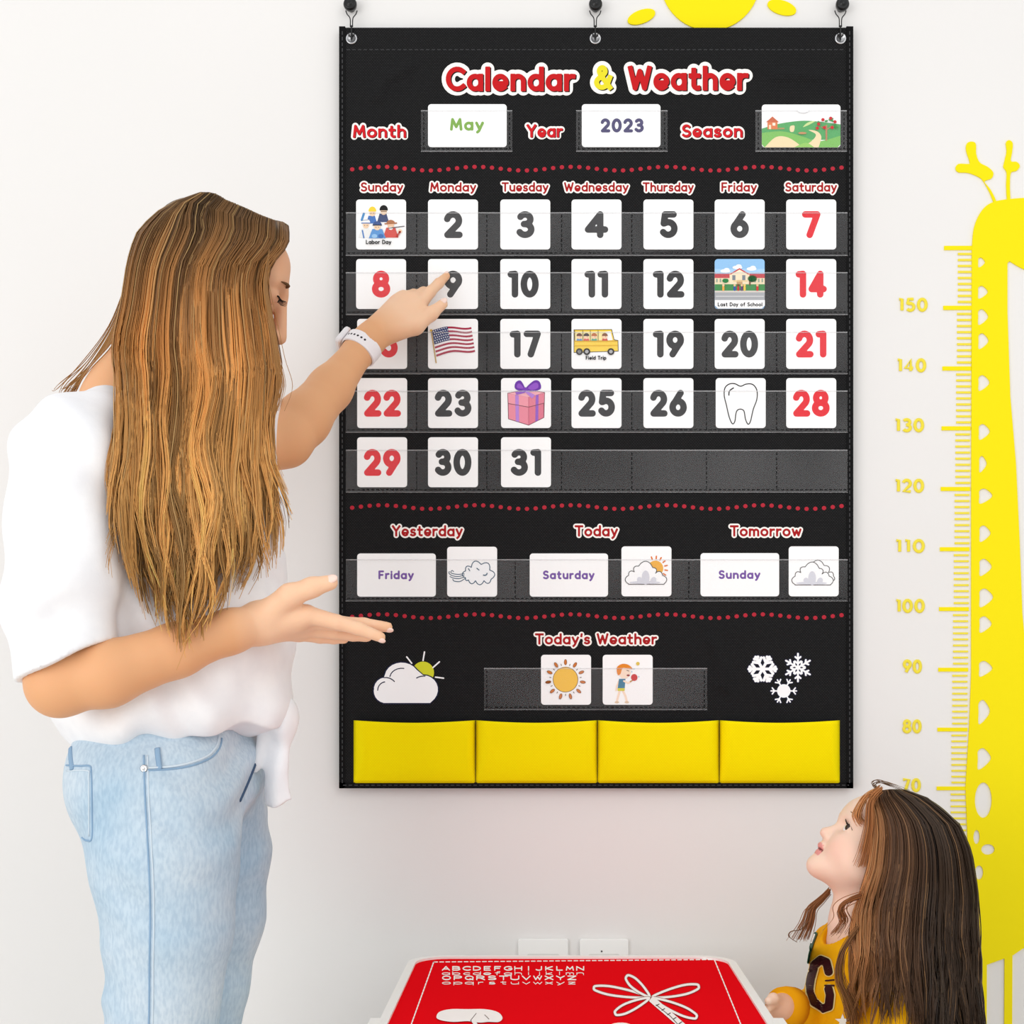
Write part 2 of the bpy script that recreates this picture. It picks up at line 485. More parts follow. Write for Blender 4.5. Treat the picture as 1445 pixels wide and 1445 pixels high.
def film(nt, b):
    out = [n for n in nt.nodes if n.type == 'OUTPUT_MATERIAL'][0]
    tr = N(nt, 'ShaderNodeBsdfTransparent'); mix = N(nt, 'ShaderNodeMixShader')
    tc = N(nt, 'ShaderNodeTexCoord'); n = N(nt, 'ShaderNodeTexNoise', Scale=5.0, Detail=1.0)
    nt.links.new(tc.outputs['Object'], n.inputs['Vector'])
    mr = N(nt, 'ShaderNodeMapRange'); mr.inputs['From Min'].default_value = 0.3; mr.inputs['From Max'].default_value = 0.7
    mr.inputs['To Min'].default_value = 0.020; mr.inputs['To Max'].default_value = 0.044
    nt.links.new(n.outputs['Fac'], mr.inputs['Value']); nt.links.new(mr.outputs[0], mix.inputs[0])
    nt.links.new(tr.outputs[0], mix.inputs[1]); nt.links.new(b.outputs[0], mix.inputs[2]); nt.links.new(mix.outputs[0], out.inputs[0])
M_FILM = mat('clear_vinyl', (236, 236, 238), 0.35, 0.4, build=film)
def film_edge(nt, b):
    film(nt, b)
    mix = [n for n in nt.nodes if n.type == 'MIX_SHADER'][0]
    for l in list(mix.inputs[0].links): nt.links.remove(l)
    mix.inputs[0].default_value = 0.24
M_FILM_EDGE = mat('clear_vinyl_edge', (226, 226, 228), 0.3, 0.4, build=film_edge)

chart = empty('pocket_chart', P(841, 1112, YB),
              'large black cloth calendar and weather pocket chart hanging on the white wall', 'wall chart')
def on(y):
    return lambda px, py, lift=0.0: P(px, py, y) - np.array((0, lift, 0))

# cloth panel with soft folds
def cloth_fold(px, py):
    def ridge(pts, wd, amp):
        best = 0.0
        for (ax, ay), (bx, by) in zip(pts[:-1], pts[1:]):
            t = max(0, min(1, ((px - ax) * (bx - ax) + (py - ay) * (by - ay)) / ((bx - ax) ** 2 + (by - ay) ** 2)))
            d = math.hypot(px - ax - t * (bx - ax), py - ay - t * (by - ay))
            best = max(best, math.exp(-(d / wd) ** 2))
        return amp * best
    return (ridge([(532, 136), (545, 112), (578, 94)], 9, 0.0045) + ridge([(1095, 108), (1130, 104), (1165, 110)], 8, 0.004)
            + ridge([(1006, 905), (1019, 940), (1021, 968)], 9, 0.0035))
X = sorted(set(list(np.linspace(479, 1203, 122)))); Y = list(np.linspace(39, 1112, 180))
Xs, Ys = np.meshgrid(X, Y)
vf = np.array([P(px, py, YF - (1.1 * cloth_fold(px, py) if 479 < px < 1203 else 0)) for px, py in zip(Xs.ravel(), Ys.ravel())])
nx, ny = len(X), len(Y)
ff = [[j * nx + i, (j + 1) * nx + i, (j + 1) * nx + i + 1, j * nx + i + 1] for j in range(ny - 1) for i in range(nx - 1)]
bb = MB(); bb.add(vf, ff)
cb = [P(x, y, YB) for x, y in ((479, 39), (479, 1112), (1203, 1112), (1203, 39))]
cf = [P(x, y, YF) for x, y in ((479, 39), (479, 1112), (1203, 1112), (1203, 39))]
bb.add(cb + cf, [[3, 2, 1, 0], [0, 1, 5, 4], [1, 2, 6, 5], [2, 3, 7, 6], [3, 0, 4, 7]])
mesh('cloth_panel', np.vstack(bb.v), bb.f, M_CLOTH, chart, smooth=False)
# bound edge
bb = MB()
for x0, y0, x1, y1 in ((478.5, 38.5, 487.5, 1112.5), (1194.5, 38.5, 1203.5, 1112.5), (478.5, 1104, 1203.5, 1112.5)):
    a = P(x0, y1, YF - 0.0012); c = P(x1, y0, YB + 0.0006)
    bb.box(a, c)
bb.build('edge_binding', M_BIND, chart)
def dashes(name, segs, m, y, dash=5.0, gap=3.0, wd=1.1, parent=None):
    f = Flat(on(y)); f.layer = 1; f.step = 0.0001
    for (x0, y0), (x1, y1) in segs:
        L = math.hypot(x1 - x0, y1 - y0); ux, uy = (x1 - x0) / L, (y1 - y0) / L; t = 0.0
        while t < L:
            e = min(t + dash, L); nx_, ny_ = -uy * wd / 2, ux * wd / 2
            a = (x0 + ux * t, y0 + uy * t); b_ = (x0 + ux * e, y0 + uy * e)
            f._emit([(a[0] + nx_, a[1] + ny_), (b_[0] + nx_, b_[1] + ny_), (b_[0] - nx_, b_[1] - ny_), (a[0] - nx_, a[1] - ny_)], [[0, 1, 2, 3]], m, 0.0001)
            t += dash + gap
    return f.build(name, parent or chart)
dashes('edge_stitching', [((483, 44), (483, 1106)), ((1199, 44), (1199, 1106)), ((484, 1108), (1198, 1108))], M_THREAD_G, YF - 0.0012)
dashes('hem_stitching', [((489, 70), (1193, 70))], mat('dim_thread', (58, 58, 60), 0.8, 0.2), YF)
# grommets
for gx in (496, 840, 1186):
    bb = MB()
    c = P(gx, 54.5, YF)
    bb.lathe(c, (0, -1, 0), [(0.0, 0.0096), (0.0012, 0.0094), (0.0018, 0.0085), (0.0018, 0.0072), (0.0006, 0.0066)], 28)
    g = bb.build('grommet', M_STEEL, chart, smooth=True)
    bb = MB(); bb.lathe(c, (0, -1, 0), [(0.0002, 0.0067), (0.0005, 0.0066)], 24)
    bb.build('grommet_hole', mat('painted_wall_shade', (150, 149, 147), 0.7, 0.2), g)  # opaque disc, wall colour darkened to stand for shade inside the ring

# printed lettering
RED = (196, 12, 20); DRED = (168, 10, 16); CREAM = (250, 246, 240); BLK = (14, 12, 12)
def heading(name, words, cap, t, halo, shadow, red, parent=chart, y=YF - 0.0001, yellow=()):
    f = Flat(on(y))
    for i, (w_, x0, x1, base) in enumerate(words):
        st = text_strokes(w_, x0, x1, base, cap, t)
        f.strokes(st, t + 2 * halo, CREAM)
    for i, (w_, x0, x1, base) in enumerate(words):
        st = text_strokes(w_, x0, x1, base, cap, t)
        if shadow: f.strokes(st, t, BLK, False, (shadow, shadow * 0.8))
        f.strokes(st, t, (232, 220, 40) if w_ in yellow else red, False)
    return f.build(name, parent)
heading('printed_title', [('Calendar', 629, 812, 129), ('&', 838, 864, 127), ('Weather', 886, 1056, 128)], 35, 7.0, 5.8, 1.5, RED, yellow=('&',))
for w_, x0, x1, b_ in (('Month', 498, 573, 194.5), ('Year', 743, 794, 194), ('Season', 962, 1048, 194)):
    heading('printed_heading', [(w_, x0, x1, b_)], 18.5, 3.6, 2.8, 0.9, (206, 18, 30))
for w_, x0, x1 in (('Sunday', 509, 569), ('Monday', 607, 672), ('Tuesday', 708, 774), ('Wednesday', 796, 887), ('Thursday', 907, 979), ('Friday', 1018, 1068), ('Saturday', 1108, 1181)):
    heading('printed_heading', [(w_, x0, x1, 270.5)], 13.2, 2.45, 2.2, 0, DRED)
for w_, x0, x1, b_ in (('Yesterday', 553, 653, 757), ('Today', 811, 872, 757), ('Tomorrow', 1030, 1131, 757)):
    heading('printed_heading', [(w_, x0, x1, b_)], 15.8, 3.0, 2.3, 0, DRED)
heading('printed_heading', [("Today's Weather", 755, 927, 909.5)], 15.8, 3.0, 2.3, 0, DRED)
for yc in (238, 715.5, 869.5):
    f = Flat(on(YF))
    for i in range(57):
        x = 497 + i * 12.33
        f.layer = 0
        f.disc(x, yc - 2.6 * math.sin((x - 505) / 134.0 * 2 * math.pi), 3.2, 3.0, (178, 34, 52), n=10)
    f.build('dotted_border', chart)

# clear pockets
def pocket(x0, y0, x1, y1, seams=(), side=True):
    yp = YF - 0.0028
    bb = MB()
    lo = P(x0, y1, yp); hi = P(x1, y0, yp + 0.0003)
    bb.box(lo, hi)
    o = bb.build('clear_pocket', M_FILM, chart)
    bb = MB(); bb.box(P(x0, y0 + 1.1, yp - 0.0002), P(x1, y0 - 0.4, yp)); bb.box(P(x0, y1, yp + 0.0012), P(x1, y1 - 0.8, YF))
    bb.build('pocket_rim', M_FILM_EDGE, o)
    segs = [((x0 + 2, y1 - 4), (x1 - 2, y1 - 4))] + [((s_, y0 + 3), (s_, y1 - 4)) for s_ in seams]
    if side: segs += [((x0 + 4, y0 + 3), (x0 + 4, y1 - 4)), ((x1 - 4, y0 + 3), (x1 - 4, y1 - 4))]
    dashes('pocket_stitching', segs, M_THREAD_D, yp - 0.0001, 4.2, 2.6, 1.2, o)
    return o
SEAM = (588, 687, 792.5, 891.5, 997, 1096)
for y0, y1 in ((300, 361), (384.5, 444.5), (468.5, 528), (551.5, 610.5), (635, 695)):
    pocket(488, y0, 1196, y1, SEAM, False)
pocket(594, 156, 723, 214); pocket(813, 156, 942, 214); pocket(1066, 156, 1195, 214)
pocket(488, 789.5, 1196, 848.5, (727, 972), False)
pocket(683, 943, 998, 1002)

# yellow cloth pockets along the foot, each bulging between its seams
M_YEL = mat('yellow_nylon', rough=0.8, spec=0.08, build=weave((255, 240, 0), (254, 236, 0), (248, 224, 0), 0.2))
for x0, x1 in ((499, 670.5), (671.5, 842.5), (843.5, 1014.5), (1015.5, 1185)):
    nu, nv = 42, 18
    v = []; fc = []
    for j in range(nv + 1):
        for i in range(nu + 1):
            u = i / nu; t = j / nv
            px = x0 + (x1 - x0) * u
            top = 1016.5 + 3.5 * math.sin(math.pi * u)
            py = top + (1105 - top) * t
            edge = min(u, 1 - u)
            bul = 0.013 * min(1.0, edge / 0.055) ** 0.7 * (0.55 + 0.45 * (1 - t)) + 0.003 * math.sin(math.pi * u)
            bul += 0.0022 * math.exp(-((u - 0.085 - 0.05 * t * (1 - t) * 2 + 0.035 * t) / 0.022) ** 2) * (t > 0.1) * math.sin(math.pi * t)
            bul += 0.0022 * math.exp(-((u - 0.915 - 0.04 * t) / 0.022) ** 2) * math.sin(math.pi * min(1, t * 1.1))
            bul *= 1 - 0.8 * t ** 8
            v.append(P(px, py, YF - 0.0008 - bul))
    for j in range(nv):
        for i in range(nu):
            a = j * (nu + 1) + i
            fc.append([a, a + nu + 1, a + nu + 2, a + 1])
    o = mesh('yellow_pocket', v, fc, M_YEL, chart, smooth=True)
    sm = o.modifiers.new('thickness', 'SOLIDIFY'); sm.thickness = 0.0006; sm.offset = -1

# printed cloud with sun, printed snowflakes
f = Flat(on(YF))
NAVY = (22, 26, 60); LIME = (214, 216, 44); W = (253, 253, 254)
f.disc(597, 949, 15.5, None, LIME)
for a, b_ in (((574, 927), (581, 936)), ((597, 932), (599, 920)), ((611, 942), (620, 934)), ((614.5, 955.5), (626, 957))):
    f.line([a, b_], 2.0, W)
def cloud_loop(o): return ([(528 - o, 972)] + earc(544, 973, 16.5 + o, 17 + o, 190, 262) + earc(567, 955, 24 + o, 20 + o, 188, 330) + earc(598, 973, 20 + o, 20 + o, 268, 400) + [(607, 992 + o), (540, 992 + o)] + earc(544, 975, 16.5 + o, 17 + o, 100, 180))
f.poly(cloud_loop(1.6), NAVY); f.poly(cloud_loop(0), W)
f.line(earc(567, 957, 17, 14, 190, 280), 1.4, NAVY); f.line(earc(545, 974, 12, 12, 180, 260), 1.4, NAVY)
f.line(earc(544, 973, 17, 17, 262, 318), 1.4, NAVY); f.line(earc(598, 974, 20, 20, 240, 275), 1.4, NAVY)
f.build('cloud_print', chart)
def flake(cx, cy, r, wd, branch, core=0, rot=0):
    f = Flat(on(YF))
    for ps, c in ((2.0, NAVY), (0, W)):
        if core: f.disc(cx, cy, core + ps * .5, None, c)
        sts = []
        for k in range(6):
            a = math.radians(rot + 60 * k); ca, sa = math.cos(a), math.sin(a)
            sts.append([(cx, cy), (cx + r * ca, cy + r * sa)])
            for d_, l_ in branch:
                for s_ in (-1, 1):
                    bx, by = cx + r * d_ * ca, cy + r * d_ * sa; q = a + s_ * math.radians(52)
                    sts.append([(bx, by), (bx + l_ * r * math.cos(q), by + l_ * r * math.sin(q))])
        f.strokes(sts, wd + ps, c)
    return f.build('snowflake_print', chart)
flake(1076, 944, 19.5, 3.8, [(.50, .42), (.80, .2)], rot=0)
flake(1126, 942, 19.5, 2.6, [(.28, .28), (.62, .24)], rot=30)
flake(1106, 975, 18, 1.9, [(.72, .3)], core=9.5, rot=0)

# hooks
for gx, lab in ((496, 'black wall hook with wire loop at the left top corner of the chart'), (840, 'black wall hook with wire loop holding the middle of the chart top'), (1186, 'black wall hook with wire loop at the right top corner of the chart')):
    h = empty('wall_hook', P(gx, 12.5, 0), lab, 'hook', 'hooks holding up the chart')
    c = P(gx, 12.5, 0)
    bb = MB(); bb.lathe(c, (0, -1, 0), [(0, .006), (.010, .007), (.012, .0105), (.018, .0112), (.022, .0100), (.0235, .0082), (.0228, .0066), (.0228, .0055), (.0245, .0042), (.025, .001)], 28)
    bb.build('peg', M_BLACKM, h, smooth=True)
    bb = MB()
    yw = -0.0205
    for s_ in (-1, 1):
        bb.tube(spline([P(gx + s_ * 8, 15, yw), P(gx + s_ * 6.2, 20, yw), P(gx + s_ * 2, 26, yw), P(gx + s_ * 1.6, 38, yw)], 5), .0009, 8)
    bb.tube(spline([P(gx, 36, yw), P(gx, 46, yw + .0005), P(gx, 51, YF - .003), P(gx, 54.5, YF - .001), P(gx, 56, YF - .0006)], 5), .0015, 8)
    bb.tube(spline([P(gx + 4, 46, YF - .0035), P(gx + 3, 50, YF - .0025), P(gx, 52, YF - .002), P(gx - 3, 50, YF - .0025), P(gx - 4, 46, YF - .0035)], 4), .0008, 6)
    bb.build('wire_loop', M_BLACKM, h, smooth=True)
# ------------------------------------------------------------------ cards in the pockets
YC = YF - 0.0005               # back of the cards; the clear film lies in front of them
M_CARD = mat('white_card', (254, 254, 254), 0.5, 0.3)
def card(x0, y0, x1, y1, label, name='number_card', group='square cards in the calendar pockets', paper=None):
    o = empty(name, P((x0 + x1) / 2, y1, YC), label, 'card', group)
    bb = MB()
    loop = rrect(x0, y0, x1, y1, 4.5)
    bb.prism([P(p[0], p[1], YC - 0.0006) for p in loop], (0, 0.0006, 0))
    bb.build('card_sheet', paper or M_CARD, o)
    return o
GREY = (54, 54, 56); GREYT = (38, 38, 40); CRED = (228, 22, 40)
CX = (502.5, 604, 706, 806.5, 908, 1008.5, 1109.5); CY = (281.5, 365.5, 450, 533.5, 617)
DAYS = ('Sunday', 'Monday', 'Tuesday', 'Wednesday', 'Thursday', 'Friday', 'Saturday')
SH = 70.5
INKY = YC - 0.00062
STEP = 0.00006

def pic(name='printed_picture'):
    f = Flat(on(INKY), STEP); f.nm = name
    return f

def labor(x, y):
    f = pic()
    def head(cx, cy, skin=(248, 214, 180), r=4.6): f.disc(cx, cy, r, r * 1.05, skin, n=16)
    def body(cx, cy, wd, ht, c): f.poly([(cx - wd * .35, cy - ht), (cx + wd * .35, cy - ht), (cx + wd * .6, cy), (cx - wd * .6, cy)], c)
    body(x + 22, y + 34, 13, 11, (44, 110, 190)); body(x + 38, y + 32, 14, 12, (36, 60, 110))
    f.line([(x + 11, y + 20), (x + 8, y + 29)], 3.2, (58, 140, 200))
    head(x + 23, y + 19); f.poly(earc(x + 23, y + 17, 5.6, 7, 180, 360), (246, 214, 70))
    head(x + 39, y + 17); f.poly(earc(x + 39, y + 14.5, 5.8, 6.5, 170, 370), (30, 28, 28)); f.line([(x + 35, y + 17), (x + 43, y + 17)], .8, (40, 40, 40))
    body(x + 13, y + 54, 16, 13, (240, 240, 238)); f.line([(x + 9, y + 44), (x + 11, y + 54)], 2, (60, 120, 190))
    head(x + 14, y + 36); f.poly(earc(x + 14, y + 33, 6, 5.5, 180, 360), (250, 250, 250)); f.line([(x + 8, y + 33.5), (x + 20, y + 33.5)], 1.4, (60, 110, 180)); f.line([(x + 8.5, y + 30), (x + 19, y + 28.5)], .7, (120, 130, 150))
    body(x + 49, y + 54, 18, 14, (214, 70, 60)); head(x + 49, y + 37, (240, 196, 160)); f.poly(earc(x + 49, y + 34, 6, 5, 180, 360), (176, 108, 60)); f.line([(x + 41, y + 34.5), (x + 57, y + 33.5)], 2.0, (176, 108, 60)); f.disc(x + 49, y + 41, 3.2, 2.2, (250, 250, 250), n=10)
    body(x + 30, y + 55, 20, 13, (84, 150, 214)); head(x + 30, y + 39); f.poly(earc(x + 30, y + 36, 6.2, 5, 180, 360), (36, 74, 140)); f.line([(x + 24, y + 36.5), (x + 36, y + 36.5)], 1.4, (30, 40, 60))
    f.disc(x + 26, y + 52, 4, 3, (150, 196, 236), n=10); f.disc(x + 35, y + 52, 4, 3, (58, 110, 180), n=10)
    f.line([(x + 46, y + 41), (x + 68, y + 38)], 1.1, (70, 60, 70)); f.disc(x + 62, y + 45, 3, 3, (248, 214, 180), n=10); f.line([(x + 58, y + 52), (x + 62, y + 46)], 3, (214, 70, 60))
    for cx, cy in ((x + 30, y + 39.5), (x + 14, y + 37), (x + 23, y + 20)):
        f.disc(cx - 1.8, cy, .6, None, (30, 30, 30), n=6); f.disc(cx + 1.8, cy, .6, None, (30, 30, 30), n=6)
    f.word('Labor Day', x + 14, x + 50, y + 63.5, 6.2, 1.2, (20, 20, 20))
    return f
def school(x, y):
    f = pic(); S = SH
    f.poly(rrect(x, y, x + S, y + S, 4.5), (150, 198, 240))
    f.poly([(x, y + 14), (x + S, y + 14), (x + S, y + 40), (x, y + 40)], (172, 212, 244))
    for cx, cy in ((15, 17), (52, 14), (32, 12)): f.disc(x + cx, y + cy, 7, 2.6, (246, 250, 254), n=14); f.disc(x + cx + 2, y + cy - 2, 4, 2.4, (250, 252, 254), n=12)
    f.rect(x, y + 26, x + S, y + 36, (246, 226, 190)); f.poly([(x, y + 21), (x + S, y + 21), (x + S, y + 27), (x, y + 27)], (198, 60, 70))
    f.rect(x + 21, y + 20, x + 49, y + 36, (248, 230, 196)); f.poly([(x + 20, y + 22), (x + 35, y + 13), (x + 50, y + 22)], (206, 70, 74)); f.poly([(x + 23, y + 22), (x + 35, y + 15), (x + 47, y + 22)], (250, 236, 206))
    for cx in (27, 41): f.rect(x + cx - 2.2, y + 23, x + cx + 2.2, y + 30, (120, 130, 140))
    f.rect(x + 31, y + 30, x + 39, y + 36, (200, 160, 110)); f.rect(x + 26, y + 30.5, x + 46, y + 32, (236, 208, 150))
    for cx in (3, 8, 13, 18, 52, 57, 62, 67): f.rect(x + cx - 1, y + 28, x + cx + 1, y + 33, (150, 170, 150))
    f.rect(x, y + 36, x + S, y + 45, (64, 140, 76))
    f.rect(x + 48.5, y + 30, x + 50.5, y + 38, (110, 76, 46)); f.disc(x + 53, y + 28, 6.5, 4.8, (38, 112, 64), n=16); f.disc(x + 15, y + 31, 4.5, 3, (46, 128, 70), n=14)
    f.rect(x, y + 45, x + S, y + 58.5, (172, 174, 178)); f.rect(x, y + 45, x + S, y + 47.5, (214, 206, 196)); f.line([(x + 2, y + 53), (x + S - 2, y + 53)], .9, (226, 226, 226), False)
    for cx, c1, c2 in ((28, (60, 90, 170), (230, 190, 150)), (33, (196, 60, 60), (120, 80, 60)), (38, (110, 70, 120), (230, 190, 150)), (42, (240, 200, 90), (240, 200, 120)), (12, (240, 170, 80), (240, 200, 160)), (60, (210, 60, 60), (230, 190, 150))):
        f.line([(x + cx, y + 40), (x + cx, y + 44)], 3, c1); f.disc(x + cx, y + 37.5, 1.8, None, c2, n=8)
    f.poly([(x, y + 58.5), (x, y + 66)] + [(x + 4.5, y + S), (x + S - 4.5, y + S), (x + S, y + 66), (x + S, y + 58.5)], (253, 253, 253))
    f.word('Last Day of School', x + 4, x + 67, y + 67.5, 5.8, 1.2, (24, 24, 28))
    return f
def us_flag(x, y):
    f = pic()
    def q(u, v):   # waving rectangle
        a = np.array((x + 5.5, y + 17)) * (1 - v) + np.array((x + 12, y + 54)) * v
        b_ = np.array((x + 61, y + 10)) * (1 - v) + np.array((x + 66.5, y + 45)) * v
        p = a * (1 - u) + b_ * u
        return (p[0], p[1] - 3.2 * math.sin(u * 2 * math.pi * .9 - .4) * (0.5 + u * .5) - 1.2)
    n = 14
    for k in range(13):
        c = (170, 40, 70) if k % 2 == 0 else (250, 246, 248)
        f.poly([q(i / n, k / 13) for i in range(n + 1)] + [q(i / n, (k + 1) / 13) for i in range(n, -1, -1)], c)
    f.poly([q(i / n * .4, 0) for i in range(n + 1)] + [q(i / n * .4, 7 / 13) for i in range(n, -1, -1)], (44, 62, 112))
    f.layer += 1; L = f.layer
    for r in range(6):
        for s_ in range(7):
            u, v = q(.035 + s_ * .054 + (r % 2) * .02, .045 + r * .088)
            f.layer = L; f.disc(u, v, .85, None, (236, 238, 246), n=6)
    f.line([(x + 4.6, y + 17), (x + 11.5, y + 62)], 1.6, (196, 160, 84)); f.disc(x + 4.4, y + 16.5, 1.8, None, (222, 186, 90), n=10)
    return f
def bus(x, y):
    f = pic(); O = (60, 52, 44); YB_ = (250, 214, 70)
    f.poly([(x + 3, y + 15), (x + 57, y + 14.5), (x + 60.5, y + 29), (x + 66, y + 30), (x + 66.5, y + 46), (x + 3, y + 48)], O)
    f.poly([(x + 4, y + 16), (x + 56.2, y + 15.5), (x + 59.7, y + 30), (x + 65, y + 31), (x + 65.5, y + 45), (x + 4, y + 47)], YB_)
    f.poly([(x + 5, y + 18), (x + 55, y + 17.5), (x + 58, y + 30), (x + 5, y + 31)], (252, 236, 168))
    f.poly([(x + 48, y + 18), (x + 55, y + 17.5), (x + 58, y + 30), (x + 49, y + 30.5)], (250, 250, 246))
    for cx, hc, sh in ((11, (110, 60, 40), (90, 150, 200)), (21, (60, 50, 50), (220, 90, 90)), (32, (190, 110, 60), (90, 170, 140)), (47, (130, 80, 50), (210, 80, 70))):
        f.poly(earc(x + cx, y + 31, 4, 4.5, 180, 360), sh); f.disc(x + cx, y + 25, 3.6, None, (250, 212, 178), n=14); f.poly(earc(x + cx, y + 23.8, 4, 3.6, 170, 370), hc); f.disc(x + cx + 1.2, y + 25.3, .5, None, (40, 30, 30), n=6)
    for cx in (4.5, 16, 26.5, 37.5): f.line([(x + cx, y + 17), (x + cx, y + 31)], .7, O, False)
    f.line([(x + 4, y + 31.5), (x + 65, y + 31.5)], 1, (214, 166, 40), False); f.line([(x + 4, y + 38), (x + 65, y + 37.5)], 1, (226, 182, 50), False)
    for cx in (11, 21.5, 55.5): f.disc(x + cx, y + 46.5, 4.8, None, (62, 60, 60), n=18); f.disc(x + cx, y + 46.5, 2.6, None, (176, 176, 178), n=14)
    f.word('Field Trip', x + 20, x + 49, y + 58, 5.6, 1.1, (24, 24, 28))
    return f
def gift(x, y):
    f = pic(); PK = (238, 140, 160); PK2 = (226, 118, 142); D = (120, 50, 70); PU = (150, 90, 200); PL = (186, 130, 220)
    f.poly([(x + 9, y + 21), (x + 35, y + 16), (x + 62, y + 20), (x + 61, y + 56), (x + 39, y + 67), (x + 10, y + 58)], D)
    f.poly([(x + 10.5, y + 36), (x + 39, y + 41), (x + 39, y + 66), (x + 11, y + 57.3)], PK); f.poly([(x + 39, y + 41), (x + 60, y + 36), (x + 60, y + 55.5), (x + 39, y + 66)], PK2)
    f.poly([(x + 9.8, y + 21.8), (x + 39, y + 27), (x + 39, y + 41), (x + 10.5, y + 36)], (244, 156, 172)); f.poly([(x + 39, y + 27), (x + 61.2, y + 21), (x + 60.6, y + 35.5), (x + 39, y + 41)], (230, 128, 150))
    f.poly([(x + 10, y + 21.6), (x + 35, y + 17), (x + 61, y + 20.6), (x + 39, y + 27)], (248, 178, 190))
    f.poly([(x + 20, y + 23.7), (x + 25, y + 24.6), (x + 25.5, y + 62), (x + 20.8, y + 60.6)], PL); f.poly([(x + 49, y + 24.4), (x + 53, y + 23.3), (x + 52.5, y + 59.4), (x + 48.5, y + 61.4)], PU)
    f.line([(x + 10.5, y + 36), (x + 39, y + 41), (x + 60.6, y + 35.5)], .8, D)
    f.line([(x + 39, y + 27), (x + 39, y + 66)], .7, (200, 96, 120))
    f.poly(spline([(x + 34, y + 16), (x + 28, y + 4), (x + 21, y + 6), (x + 19.5, y + 14), (x + 26, y + 18)], 6, True), (112, 60, 168)); f.poly(spline([(x + 34, y + 16), (x + 46, y + 4), (x + 54, y + 5), (x + 56, y + 15), (x + 44, y + 19)], 6, True), (112, 60, 168))
    f.poly(spline([(x + 32, y + 15), (x + 27, y + 8), (x + 23, y + 9), (x + 23, y + 14)], 6, True), PU); f.poly(spline([(x + 38, y + 14), (x + 47, y + 7), (x + 52, y + 8), (x + 52, y + 14), (x + 44, y + 17)], 6, True), PU)
    f.disc(x + 34, y + 16.5, 4.2, 3.4, (128, 70, 184), n=14)
    f.poly([(x + 33, y + 18), (x + 20, y + 20), (x + 22, y + 24), (x + 34, y + 21)], PU); f.poly([(x + 36, y + 18), (x + 48, y + 24), (x + 44, y + 29), (x + 34, y + 20)], PL)
    return f
def tooth(x, y):
    f = pic()
    pts = spline([(x + 35, y + 11.5), (x + 27, y + 8), (x + 19, y + 8.5), (x + 13, y + 14), (x + 12, y + 25), (x + 15, y + 38), (x + 19, y + 55), (x + 23.5, y + 64.5), (x + 27, y + 61), (x + 28.5, y + 50), (x + 31, y + 45), (x + 36, y + 44), (x + 40, y + 47), (x + 42, y + 58), (x + 45.5, y + 65), (x + 49, y + 61), (x + 53, y + 44), (x + 58, y + 30), (x + 58, y + 17), (x + 52, y + 9), (x + 43, y + 8.5)], 5, True)
    f.line(pts, 1.5, (20, 20, 20), closed=True)
    f.line(spline([(x + 18.5, y + 24), (x + 19.5, y + 18), (x + 25, y + 14)], 5), 1.7, (20, 20, 20))
    return f
def wind(x, y):
    f = pic(); B = (60, 92, 116)
    cl = scallop([(x + 26, y + 44), (x + 26, y + 34), (x + 34, y + 29), (x + 48, y + 25), (x + 60, y + 33), (x + 62, y + 46), (x + 52, y + 48), (x + 40, y + 48), (x + 30, y + 47)], .95)
    f.poly(cl, (250, 252, 254)); f.line(cl, 1.3, B, closed=True)
    for p in ([(24, 38), (16, 39), (8, 38), (5, 36), (7, 33.5), (9, 35)], [(24, 40), (16, 42), (8, 41), (3, 38), (3, 35)], [(24, 43), (16, 45), (8, 44), (4, 42)], [(25, 45), (18, 49), (10, 48.5), (8, 46)]):
        f.line(spline([(x + a, y + b_) for a, b_ in p], 5), 1.1, B)
    f.line([(x + 32, y + 34), (x + 30, y + 31)], 1.2, B); f.line([(x + 42, y + 30.5), (x + 45, y + 33)], 1.4, B); f.line(earc(x + 53, y + 37, 3.4, 3.4, 10, 120), 1.6, B)
    return f
def puff(f, x, y, O=(80, 76, 74), line=1.1):
    cl = scallop([(x + 10, y + 53), (x + 10, y + 41), (x + 18, y + 36), (x + 24, y + 28), (x + 44, y + 30), (x + 48, y + 38), (x + 58, y + 41), (x + 60, y + 53)], .8) + [(x + 60, y + 53.5), (x + 10, y + 53.5)]
    cl = cl[:7 * 6 + 1] + [(x + 60, y + 53.5), (x + 10, y + 53.5)]
    f.poly(cl, (252, 252, 253)); f.line(cl, line, O, closed=True)
    G = (214, 215, 224)
    f.disc(x + 34, y + 44, 5.5, 10, G, n=18); f.disc(x + 26, y + 48, 4, 5, G, rot=-25, n=14); f.disc(x + 45, y + 48, 4, 5, G, rot=25, n=14); f.disc(x + 33, y + 51, 22, 2.0, G, n=20)
def suncloud(x, y):
    f = pic(); OR = (240, 176, 50)
    f.disc(x + 48, y + 31, 11, None, OR)
    for k in range(7):
        a = math.radians(-110 + k * 24)
        f.line([(x + 48 + 13.5 * math.cos(a), y + 31 + 13.5 * math.sin(a)), (x + 48 + 17 * math.cos(a), y + 31 + 17 * math.sin(a))], 2.0, (226, 120, 40))
    puff(f, x, y)
    return f
def clouds(x, y):
    f = pic()
    cl = scallop([(x + 30, y + 40), (x + 32, y + 26), (x + 50, y + 27), (x + 56, y + 37), (x + 63, y + 42), (x + 61, y + 49), (x + 50, y + 47), (x + 38, y + 44)], .8)
    f.poly(cl, (252, 252, 253)); f.line(cl, 1.1, (80, 76, 74), closed=True)
    puff(f, x - 1, y + 1)
    return f
